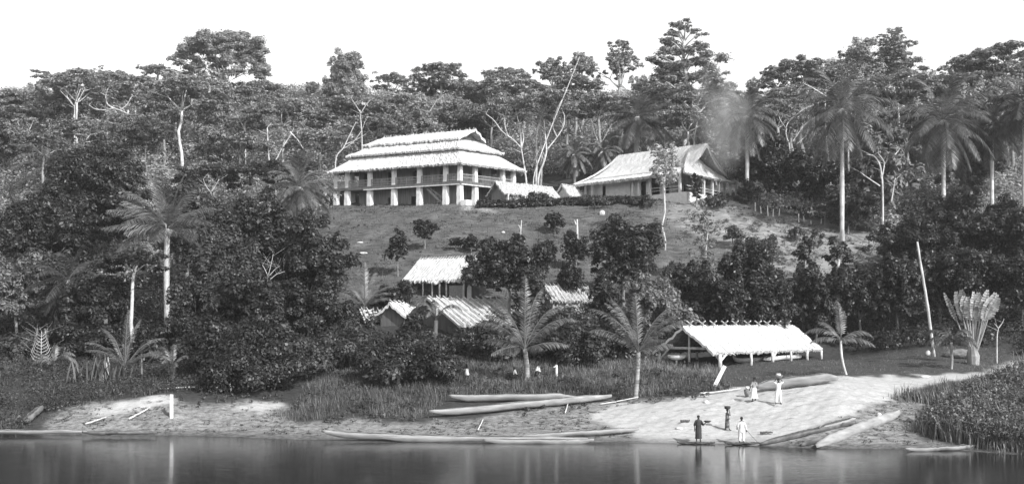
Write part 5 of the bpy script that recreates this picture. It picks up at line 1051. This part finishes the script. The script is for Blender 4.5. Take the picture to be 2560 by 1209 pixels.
for i, (x, t, w, Y, lb) in enumerate([(1735, 640, 130, 110, 'black shady tree behind the ridge of the canoe shed at its left'), (1800, 690, 150, 106, 'black shady tree directly over the ridge of the canoe shed'), (1930, 700, 150, 108, 'shady tree over the right half of the canoe shed'), (2040, 680, 150, 112, 'shady tree behind the right end of the canoe shed'),
    (2150, 660, 150, 112, 'shady tree right of the canoe shed behind the young palm'), (2240, 640, 150, 112, 'dark tree just left of the tall leaning pole'), (2310, 520, 180, 125, 'big dark tree above the top of the tall pole'), (2420, 490, 190, 128, 'big dark glossy tree between pole and right edge'),
    (2530, 500, 170, 126, 'big dark tree at the right edge under the oil palms'), (2350, 640, 170, 114, 'dark tree right behind the tall pole'), (2450, 620, 180, 112, 'dark tree right behind the fan palm'), (2555, 640, 160, 110, 'dark tree at the right edge behind the lawn'), (2270, 580, 120, 128, 'dark tree at the right end of the meadow')]):
    tree('shade_tree', 'dense', x, t, w, Y, lb, leaf='leaf_dark', lsz=.28, bark='bark_dark')
tree('slender_tree', 'slim', 1662, 372, 85, 133, 'slender pale-stemmed tree whose crown stands before the hall roof', cb=450, leaf='leaf_light', bark='bark_white', dens=.35, tr=.12)
tree('slender_tree', 'slim', 1762, 510, 85, 122, 'slender hazy tree on the worn slope below the hall', leaf='leaf_pale', bark='bark_white', dens=.3, tr=.1)
tree('porch_tree', 'slim', 1742, 436, 34, 146, 'small dark tree in front of the hall verandah', leaf='leaf_dark', cb=490)
# meadow bushes
for (x, t, w, Y, lb) in [(995, 578, 54, 123, 'tall dark bush above the left end of the meadow hut roof'), (1062, 551, 58, 131, 'round dark bush alone on the open meadow'), (1140, 595, 36, 130, 'small low bush left of the pair on the meadow'), (1178, 588, 42, 129, 'small bush right of the low one on the meadow'),
    (1388, 532, 50, 137, 'thin-stemmed small tree on the meadow right of the centre'), (1440, 578, 66, 126, 'dark bush with pale stems left of the large meadow tree'), (1372, 596, 36, 127, 'sparse small bush on the middle of the meadow'), (1425, 655, 70, 114, 'dark bush at the foot of the meadow above the white hut roof')]:
    tree('meadow_bush', 'dense', x, t, w, Y, lb, leaf='leaf_dark', lsz=.24, cat='bush', tr=.07)
bare('pale_stump', 'pale broken stump on the meadow above the dark bush with pale stems', 'stump', 132, [[(1443, 578), (1443, 548)], [(1440, 562), (1436, 550)]], pxr=8.6)
bare('pale_stump', 'thin pale dead stem on the meadow above the round citrus tree', 'stump', 132, [[(1301, 600), (1302, 572), (1304, 550)], [(1302, 572), (1296, 562)]], pxr=5.0)
for (x, t, w, Y, lb) in [(1490, 485, 90, 146, 'low dark bush on the meadow rim below the left of the hall'), (1350, 470, 70, 148, 'feathery bush in front of the low outhouse'), (1610, 484, 70, 146, 'low bush under the middle of the hall'), (1790, 478, 80, 146, 'bush under the verandah corner of the hall'), (1925, 575, 70, 130, 'grey bush on the worn slope'), (2045, 560, 40, 136, 'small dark bush below the stake fence'), (1990, 555, 50, 138, 'small grey bush below the stake fence on the left'), (2180, 560, 50, 136, 'small bush at the forest edge beyond the worn path'), (1830, 540, 60, 134, 'scrubby pale bush below the verandah corner')]:
    bush('slope_bush', x, t, w, Y, lb, leaf='leaf_mid', dens=.7)
# river-bank bushes
for (x, t, w, Y, lb, lf_) in [(560, 770, 200, 88, 'large dark bank bush left of the biggest', 'leaf_dark'), (660, 790, 230, 85, 'biggest dark bush on the bank under the mango trees', 'leaf_dark'), (610, 860, 230, 83, 'low dark bush overhanging the left mud bank', 'leaf_dark'), (770, 820, 150, 88, 'bank bush right of the biggest dark bush', 'leaf_mid'), (865, 790, 150, 92, 'bush below the ruined shed roof', 'leaf_mid'), (1010, 800, 160, 88, 'dark bank bush left of the pole-roofed hut', 'leaf_dark'), (1090, 840, 150, 86, 'glossy bank bush in front of the pole-roofed hut', 'leaf_dark'), (950, 850, 150, 86, 'lower bank bush left of the glossy one', 'leaf_dark'),
    (450, 760, 130, 95, 'bush behind the small drooping palm', 'leaf_dark'), (380, 800, 120, 95, 'dark bush right of the stemless young palm', 'leaf_dark'), (160, 800, 150, 97, 'dark bush behind the candelabra shrub', 'leaf_dark'), (60, 820, 130, 97, 'blurred bush at the left edge of the bank', 'leaf_mid'), (250, 800, 120, 96, 'dark bush behind the sword-leaf clump', 'leaf_dark'),
    (1230, 790, 130, 96, 'bush hiding the right end of the pole-roofed hut', 'leaf_mid'), (1420, 740, 170, 100, 'bush in front of the white hut roof', 'leaf_mid'), (1460, 800, 150, 95, 'dark bush between the two coconut palms', 'leaf_dark'), (1380, 810, 120, 96, 'dark bush behind the front coconut palm', 'leaf_dark'), (1540, 790, 130, 97, 'bush left behind the white-trunked coconut palm', 'leaf_dark'), (1700, 760, 110, 118, 'pale bush behind the near end of the canoe shed', 'leaf_pale'), (1000, 690, 90, 112, 'bush at the left post of the meadow hut', 'leaf_dark'), (1800, 745, 80, 114, 'pale glossy bush above the shed ridge', 'leaf_pale'), (960, 700, 60, 113, 'dark bush left of the meadow hut', 'leaf_dark'), (1150, 800, 70, 98, 'bush in front of the lattice', 'leaf_dark'), (1042, 752, 90, 103.5, 'dark bush between the gabled shed and the pole-roofed hut', 'leaf_dark'), (1086, 800, 60, 96, 'bush at the foot of the palm with hanging fronds', 'leaf_mid')]:
    bush('bank_bush', x, t, w, Y, lb, leaf=lf_)


# more of the forest, tree by tree
for (kd, x, t, w, Y, cb_, lf_, bk_, lb) in [
 ('dense', 122, 198, 110, 228, None, 'leaf_mid', 'bark_grey', 'rounded crown at the left shoulder of the left umbrella tree'),
 ('umbrella', 262, 176, 130, 226, 225, 'leaf_mid', 'bark_grey', 'feathery crown right behind the left umbrella tree'),
 ('umbrella', 350, 188, 120, 232, 240, 'leaf_mid', 'bark_grey', 'feathery crown left of the small flat-topped tree'),
 ('dense', 440, 178, 100, 236, None, 'leaf_mid', 'bark_grey', 'rounded crown right of the small flat-topped tree'),
 ('umbrella', 655, 205, 110, 245, 250, 'leaf_mid', 'bark_grey', 'small crown at the right foot of the great capped tree'),
 ('umbrella', 1950, 172, 120, 190, 235, 'leaf_mid', 'bark_grey', 'feathery crown at the left end of the right skyline'),
 ('dense', 2335, 168, 100, 190, None, 'leaf_mid', 'bark_grey', 'rounded crown right of the highest layered tree'),
 ('umbrella', 2425, 140, 120, 190, 200, 'leaf_mid', 'bark_grey', 'feathery crown left of the big layered tree at the right edge'),
 ('umbrella', 70, 262, 190, 215, 330, 'leaf_mid', 'bark_grey', 'flat grey-green crown under the far left skyline'),
 ('dense', 165, 215, 150, 218, None, 'leaf_mid', 'bark_grey', 'full crown filling in below the left umbrella tree'),
 ('dense', 250, 205, 110, 222, None, 'leaf_mid', 'bark_grey', 'leafy crown between the left umbrella tree and the sinuous boughs'),
 ('dense', 400, 205, 140, 225, None, 'leaf_mid', 'bark_grey', 'rounded crown left above the tall forked trunk'),
 ('umbrella', 480, 190, 170, 222, 250, 'leaf_mid', 'bark_grey', 'spreading crown under the left rim of the great capped tree'),
 ('umbrella', 760, 262, 170, 212, 330, 'leaf_mid', 'bark_grey', 'hazy umbrella crown below the bare ridge'),
 ('umbrella', 250, 365, 190, 165, 430, 'leaf_mid', 'bark_white', 'layered crown on the middle of the left slope'),
 ('umbrella', 410, 250, 150, 200, 320, 'leaf_mid', 'bark_grey', 'layered crown touching the tall forked trunk from the left'),
 ('umbrella', 940, 285, 170, 192, 350, 'leaf_mid', 'bark_grey', 'spreading crown right above the left slope of the big roof'),
 ('umbrella', 1230, 255, 190, 186, 330, 'leaf_mid', 'bark_grey', 'spreading crown over the right end of the big roof'),
 ('umbrella', 1310, 200, 170, 218, 262, 'leaf_mid', 'bark_grey', 'low dark crown between the flat-topped and the uneven skyline trees'),
 ('umbrella', 1220, 205, 120, 228, 250, 'leaf_mid', 'bark_grey', 'small dark crown left below the flat-topped skyline tree'),
 ('umbrella', 1420, 235, 200, 182, 310, 'leaf_pale', 'bark_grey', 'pale wide crown behind the leaning bare pole'),
 ('dense', 1620, 200, 130, 205, None, 'leaf_mid', 'bark_grey', 'round crown left of the long white trunk of the tallest tree'),
 ('dense', 1755, 215, 130, 198, None, 'leaf_mid', 'bark_grey', 'round crown right under the tallest tree'),
 ('dense', 1880, 215, 110, 196, None, 'leaf_mid', 'bark_grey', 'round crown behind the palm with the dark heart'),
 ('umbrella', 1720, 270, 190, 172, 340, 'leaf_mid', 'bark_white', 'spreading crown close behind the roof ridge of the hall'),
 ('umbrella', 1980, 210, 180, 176, 290, 'leaf_mid', 'bark_grey', 'broad layered crown left behind the biggest oil palm'),
 ('umbrella', 2070, 175, 160, 184, 250, 'leaf_mid', 'bark_grey', 'layered crown over the long slanting white bough'),
 ('dense', 2300, 215, 150, 184, None, 'leaf_mid', 'bark_grey', 'round crown in the dip beside the highest layered tree'),
 ('umbrella', 2440, 165, 170, 184, 235, 'leaf_mid', 'bark_grey', 'dark layered crown left of the big layered tree at right'),
 ('dense', 2530, 190, 150, 180, None, 'leaf_mid', 'bark_grey', 'full crown under the big layered tree at right'),
 ('umbrella', 2270, 280, 170, 165, 350, 'leaf_mid', 'bark_grey', 'spreading crown around the short broken trunk'),
 ('dense', 2440, 330, 150, 160, None, 'leaf_mid', 'bark_grey', 'leafy tree standing between the trunks of the right palms'),
 ('dense', 1790, 300, 130, 172, None, 'leaf_pale', 'bark_grey', 'pale hazy tree right behind the gable of the hall')]:
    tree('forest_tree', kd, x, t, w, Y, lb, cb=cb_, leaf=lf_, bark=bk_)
# ------------------------------------------------------------------ stuff: undergrowth, far canopy, grass, reeds
def foot(x, y):   # keep clear of buildings
    bad = np.zeros(x.shape, bool)
    for F in (H, C):
        q = np.stack([x, y], 1) - F.N; A = np.array([F.e, F.g]).T; st_ = np.linalg.solve(A, q.T); bad |= (st_[0] > -3.5) & (st_[0] < F.ls + 3) & (st_[1] > -4) & (st_[1] < F.lt + 3)
    for (a, b_, w) in (((14.7, 95), (28, 112), 5), ((-9, 119.5), (-2.7, 118.5), 4.2), ((-7.6, 107), (-.4, 114), 4.6), ((-1, 151), (5.3, 157), 4), ((7, 157), (12, 163), 3), ((-11, 108), (-8, 112), 2.5)):
        a = np.array(a, float); b_ = np.array(b_, float); d = b_ - a; t = np.clip(((x - a[0]) * d[0] + (y - a[1]) * d[1]) / d.dot(d), 0, 1); bad |= np.hypot(x - a[0] - t * d[0], y - a[1] - t * d[1]) < w
    return bad
def scatter(n, y0, y1, u0=-.52, u1=.52, r=rng):
    y = np.sqrt(r.uniform(y0 ** 2, y1 ** 2, n)); x = r.uniform(u0, u1, n) * y; z = terrain(x, y); px, py = proj(x, y, z); return x, y, z, px, py
ru = np.random.default_rng(11)
SHRUBFREE = [MEADOW, SAND1, LAWN, SAND2, [(1150, 440), (1860, 440), (1850, 520), (1150, 520)]]
def understory(name, n, y0, y1, rad, ls, m, dens, hz=1.0, u0=-.52, u1=.52):
    x, y, z, px, py = scatter(n, y0, y1, u0, u1, r=ru); ok = ~foot(x, y)
    for pg in SHRUBFREE: ok &= ~inpoly(px, py, pg)
    if y1 < 175: ok &= ~(inpoly(px, py + 12, MEADOW))
    x, y, z = x[ok], y[ok], z[ok]; s = ru.uniform(rad[0], rad[1], len(x)); c = np.stack([x, y, z + s * .35 * hz], 1); S = np.stack([s, s, s * .8 * hz], 1)
    nper = np.clip(s * s * dens, 20, 600).astype(int); v, f = clump_leaves(c, S, nper, ls, r=ru); tag(meshobj(name, v, f, M[m]), kind='stuff'); print(name, len(f))
understory('undergrowth', 1700, 97, 135, (.7, 1.7), .26, 'leaf_dark', 90)
understory('undergrowth', 1200, 130, 185, (1.2, 2.6), .32, 'leaf_hazed', 60, 1.2)
understory('forest_canopy', 1100, 165, 260, (2.0, 4.2), .38, 'leaf_hazed', 36, .95)
for ua, ub in ((-.84, -.5), (.5, .84)):
    understory('undergrowth', 700, 84, 135, (1.0, 2.2), .3, 'leaf_dark', 60, u0=ua, u1=ub)
    understory('forest_canopy', 1100, 130, 260, (2.0, 4.0), .5, 'leaf_hazed', 22, u0=ua, u1=ub)
understory('far_canopy', 700, 240, 390, (2.2, 3.6), .5, 'leaf_hazed', 22, .8)
def grass(name, n, y0, y1, poly, hgt, w, m, nb=7, spread=.25, bend=.45, dark=None, excl=(), u0=-.52, u1=.52):
    x, y, z, px, py = scatter(n, y0, y1, u0, u1, r=ru); ok = np.zeros(x.shape, bool)
    for pg in poly: ok |= inpoly(px, py, pg)
    for pg in excl: ok &= ~inpoly(px, py, pg)
    if nb == 6: ok &= (_n2(x * .45 + 2, y * .6) + .7 * ru.normal(size=len(x)) > -.55)
    x, y, z = x[ok], y[ok], z[ok]; hh = ru.uniform(hgt[0], hgt[1], len(x)) * (1 + .55 * np.sin(x * 1.1 + y) * np.sin(x * .43 - y * .7)); v, f = blades(x, y, z, hh, w, ru, nb, spread, bend); tag(meshobj(name, v, f, M[m]), kind='stuff'); print(name, len(f))
B1 = [(0, 905), (420, 900), (560, 930), (560, 985), (430, 980), (330, 995), (200, 1015), (100, 1045), (60, 1085), (-40, 1085), (-40, 900)]
B2 = [(690, 1040), (760, 985), (800, 930), (1000, 925), (1180, 930), (1640, 930), (1800, 945), (1830, 970), (1600, 990), (1530, 985), (1120, 985), (1080, 1020), (1050, 1055), (850, 1060), (740, 1055)]
B6 = [(436, 992), (560, 982), (700, 988), (712, 1006), (590, 1012), (450, 1022)]
B4 = [(1290, 1015), (1400, 1005), (1490, 1003), (1560, 1000), (1500, 1030), (1380, 1038), (1300, 1042)]
B5 = [(1560, 972), (1740, 980), (1840, 955), (1870, 965), (1800, 985), (1740, 1002), (1600, 1012), (1540, 1000)]
B3 = [(1050, 895), (1640, 895), (1790, 925), (1780, 950), (1640, 975), (1050, 965)]
grass('bank_grass', 5000, 74, 96, [B1], (.25, .6), .03, 'grass', 6, .3)
grass('bank_grass', 26000, 76, 92, [B2], (.25, .6), .03, 'grass', 6, .3)
grass('tall_grass', 16000, 84, 100, [B3], (.3, .62), .03, 'grass_pale', 6, .25, .5)
grass('lawn_grass', 9000, 80, 104, [LAWN], (.08, .2), .03, 'grass', 6, .3)
grass('meadow_grass', 30000, 100, 165, [MEADOW], (.1, .26), .05, 'grass', 5, .5, .6, excl=[WORN])
grass('meadow_grass', 3000, 100, 165, [WORN], (.1, .3), .05, 'grass_pale', 5, .5, .6)
SCRUB = [(1700, 520), (1860, 520), (2110, 565), (2230, 600), (2230, 700), (2080, 725), (1700, 725)]
x, y, z, px, py = scatter(9000, 100, 150, r=ru); ok = inpoly(px, py, SCRUB) & ((_n2(x * .5, y * .35) > -.1)); x, y, z = x[ok], y[ok], z[ok]
cc = np.stack([x, y, z + .12], 1); v, f = clump_leaves(cc, np.stack([np.full(len(cc), .5), np.full(len(cc), .5), np.full(len(cc), .28)], 1), 26, .2, r=ru, shell=.2); tag(meshobj('slope_scrub', v, f, M['leaf_pale']), kind='stuff'); print('scrub', len(cc))

bare('pale_limbed_tree', 'white forking limbs under the wide umbrella tree on the left skyline', 'tree', 205, [[(186,300),(186,283),(187,262)], [(187,268),(168,245),(150,226)], [(187,262),(195,240),(202,222)], [(180,258),(166,240),(172,226)]], pxr=4, twigs=5)
bare('sinuous_tree', 'tree with a long snaking white bough under the left skyline', 'tree', 200, [[(338,300),(325,287),(300,276),(284,270),(268,262),(263,240),(270,222)], [(284,270),(262,276),(236,273),(222,262)], [(300,276),(318,262),(330,240)]], pxr=5, twigs=6)
bare('pale_stem_tree', 'short white stem topped by thin boughs right of the snaking bough', 'tree', 205, [[(338,282),(338,262),(336,242)], [(336,246),(325,230),(312,222)], [(336,244),(346,226),(350,212)]], pxr=6, twigs=5)
bare('thin_pale_tree', 'thin pale tree right below the great capped tree', 'tree', 180, [[(614,400),(614,350),(612,308)], [(612,325),(600,300),(592,285)], [(612,310),(622,290),(628,275)]], pxr=4, twigs=8)
bare('thin_pale_tree', 'thin pale forked stem between the left oil palm and the mango trees', 'tree', 138, [[(530,530),(529,500),(527,478)], [(527,482),(514,464),(508,448)], [(528,480),(540,462),(548,448)]], pxr=4, twigs=6)
bare('thin_pale_tree', 'pale thin tree behind the ridge left of the tall layered tree', 'tree', 195, [[(1078,330),(1074,295),(1068,272)], [(1068,275),(1055,255),(1048,235)], [(1070,285),(1085,262),(1092,250)]], pxr=4, twigs=6)
bare('thin_pale_tree', 'grey thin tree with crooked boughs left of the hall roof', 'tree', 170, [[(1500,450),(1500,395),(1502,360)], [(1502,368),(1488,338),(1478,305)], [(1502,360),(1518,330),(1530,310)]], pxr=6, twigs=6, bark='bark_grey')
bare('thin_pale_tree', 'pale slanting trunk right of the long trunk of the tallest tree', 'tree', 172, [[(1735,350),(1742,310),(1748,280)], [(1748,284),(1738,268),(1730,262)], [(1748,282),(1762,268)]], pxr=7, twigs=4)
bare('thin_pale_tree', 'slender pale trunk at the upper left near the left edge', 'tree', 190, [[(68,430),(66,380),(64,340)], [(64,345),(52,322),(44,305)], [(64,342),(76,320),(84,300)]], pxr=4, twigs=6)
bare('thin_pale_tree', 'pale forked tree over the left end of the big roof', 'tree', 186, [[(905,335),(902,300),(900,275)], [(900,280),(886,258),(878,245)], [(901,285),(915,262),(926,250)]], pxr=4, twigs=6)
x, y, z, px, py = scatter(26000, 100, 165, r=ru); ok = inpoly(px, py, MEADOW) & (_n2(x * .35, y * .5) + ru.normal(size=len(x)) * .5 > .55); x, y, z = x[ok], y[ok], z[ok]
cc = np.stack([x, y, z + .05], 1); v, f = clump_leaves(cc, np.stack([np.full(len(cc), .32), np.full(len(cc), .3), np.full(len(cc), .14)], 1), 8, .17, r=ru, shell=.1); tag(meshobj('meadow_weeds', v, f, M['leaf_mid']), kind='stuff'); print('mweeds', len(cc))
R1 = [(2318, 1090), (2290, 1080), (2340, 1040), (2400, 1010), (2470, 975), (2560, 940), (2700, 935), (2700, 1150), (2440, 1118)]
R2 = [(2235, 1000), (2300, 985), (2400, 968), (2480, 950), (2560, 920), (2700, 915), (2700, 960), (2480, 990), (2330, 1012)]
grass('reeds', 9000, 62, 90, [R1], (.9, 1.5), .06, 'reed', 7, .3, .5, u0=.3, u1=.55)
grass('low_reeds', 7000, 72, 95, [R2], (.4, .85), .045, 'reed', 7, .3, .5, u0=.3, u1=.55)
# leafy tops on the reeds
x, y, z, px, py = scatter(9000, 62, 90, .3, .55, r=ru); ok = inpoly(px, py, R1); x, y, z = x[ok], y[ok], z[ok]
cc = np.stack([x, y, z + ru.uniform(.5, 1.45, len(x))], 1); v, f = clump_leaves(cc, np.full((len(cc), 3), .3), 14, .16, r=ru, shell=.1); tag(meshobj('reed_leaves', v, f, M['reed']), kind='stuff')
for nm, poly, n_, h0 in (('bank_weeds', B2, 6500, .3), ('bank_weeds', B1, 16000, .45), ('bank_weeds', B6, 5000, .22), ('bank_weeds', B4, 5000, .22), ('bank_weeds', B5, 5000, .25), ('bank_weeds', B3, 1800, .4)):
    x, y, z, px, py = scatter(n_, 74, 96, r=ru); ok = inpoly(px, py, poly); x, y, z = x[ok], y[ok], z[ok]; q = ru.random(len(x)) < (.3 + .35 * (_n2(x * .6, y * .8) > 0)); x, y, z = x[q], y[q], z[q]
    cc = np.stack([x, y, z + h0 * .6], 1); v, f = clump_leaves(cc, np.full((len(cc), 3), h0), 26, .14, r=ru, shell=.2); tag(meshobj(nm, v, f, M['leaf_mid']), kind='stuff')
x, y, z, px, py = scatter(9000, 66, 92, r=ru); ok = inpoly(px, py, MUD) & ~inpoly(px, py, SAND1) & (z > .15) & (_n2(x * .7, y * .9) > -.3); x, y, z = x[ok], y[ok], z[ok]
cc = np.stack([x, y, z + .03], 1); v, f = clump_leaves(cc, np.stack([np.full(len(cc), .3), np.full(len(cc), .25), np.full(len(cc), .08)], 1), 10, .12, r=ru, shell=.1); tag(meshobj('shore_litter', v, f, M['grass']), kind='stuff'); print('litter', len(cc))
# dark hedge-like growth along the rim between house and hall
x = ru.uniform(0, 1, 900); pxs = 1195 + x * 420; pys = 497 - 6 * np.sin(x * 3) + ru.uniform(-3, 3, 900); gs = np.array([tuple(P(a_, b_, 147.5 + ru.uniform(-1, 1))) for a_, b_ in zip(pxs, pys)]); gs[:, 2] = terrain(gs[:, 0], gs[:, 1]) + .35
v, f = clump_leaves(gs, np.full((len(gs), 3), .45), 22, .3, r=ru, shell=.2); tag(meshobj('rim_growth', v, f, M['leaf_dark']), kind='stuff')
# ------------------------------------------------------------------ haze
hz = MB(); hz.box8([(-380, -6, -4), (380, -6, -4), (380, 480, -4), (-380, 480, -4), (-380, -6, 125), (380, -6, 125), (380, 480, 125), (-380, 480, 125)])
hm = bpy.data.materials.new('haze'); hm.use_nodes = True; n = hm.node_tree.nodes; n.remove(n['Principled BSDF']); pv = n.new('ShaderNodeVolumePrincipled')
pv.inputs['Color'].default_value = (.9, .9, .9, 1); pv.inputs['Density'].default_value = .0003; pv.inputs['Anisotropy'].default_value = .3
hm.node_tree.links.new(pv.outputs[0], n['Material Output'].inputs['Volume'])
ho = tag(meshobj('haze', np.concatenate(hz.v), hz.f, hm), kind='stuff')
scene.cycles.volume_bounces = 1

# ------------------------------------------------------------------ drifting smoke behind the gable of the hall
sm = bpy.data.materials.new('smoke'); sm.use_nodes = True; n = sm.node_tree.nodes; n.remove(n['Principled BSDF']); pv = n.new('ShaderNodeVolumePrincipled'); l = sm.node_tree.links
pv.inputs['Color'].default_value = (.95, .95, .95, 1); pv.inputs['Anisotropy'].default_value = .2
tc = n.new('ShaderNodeTexCoord'); ln_ = n.new('ShaderNodeVectorMath'); ln_.operation = 'LENGTH'; l.new(tc.outputs['Object'], ln_.inputs[0])
fo1 = n.new('ShaderNodeMapRange'); l.new(ln_.outputs['Value'], fo1.inputs[0]); fo1.inputs[1].default_value = 1.0; fo1.inputs[2].default_value = .2; fo1.inputs[3].default_value = 0; fo1.inputs[4].default_value = 1
nz = n.new('ShaderNodeTexNoise'); nz.inputs['Scale'].default_value = 2.2; nz.inputs['Detail'].default_value = 3; l.new(tc.outputs['Object'], nz.inputs[0])
nr_ = n.new('ShaderNodeMapRange'); l.new(nz.outputs[0], nr_.inputs[0]); nr_.inputs[1].default_value = .42; nr_.inputs[2].default_value = .7; nr_.inputs[3].default_value = .1; nr_.inputs[4].default_value = 1
ml = n.new('ShaderNodeMath'); ml.operation = 'MULTIPLY'; l.new(fo1.outputs[0], ml.inputs[0]); l.new(nr_.outputs[0], ml.inputs[1])
m2_ = n.new('ShaderNodeMath'); m2_.operation = 'MULTIPLY'; l.new(ml.outputs[0], m2_.inputs[0]); m2_.inputs[1].default_value = .34; l.new(m2_.outputs[0], pv.inputs['Density'])
l.new(pv.outputs[0], n['Material Output'].inputs['Volume'])
bm = bmesh.new(); bmesh.ops.create_icosphere(bm, subdivisions=3, radius=1); me = bpy.data.meshes.new('smoke'); bm.to_mesh(me); bm.free(); me.materials.append(sm)
so_ = bpy.data.objects.new('smoke', me); COL.objects.link(so_); c_ = P(1806, 300, 147.5); so_.location = c_; so_.scale = (4.6, 3.2, 8.0); so_.rotation_euler = (0, R(-8), 0); tag(so_, kind='stuff')
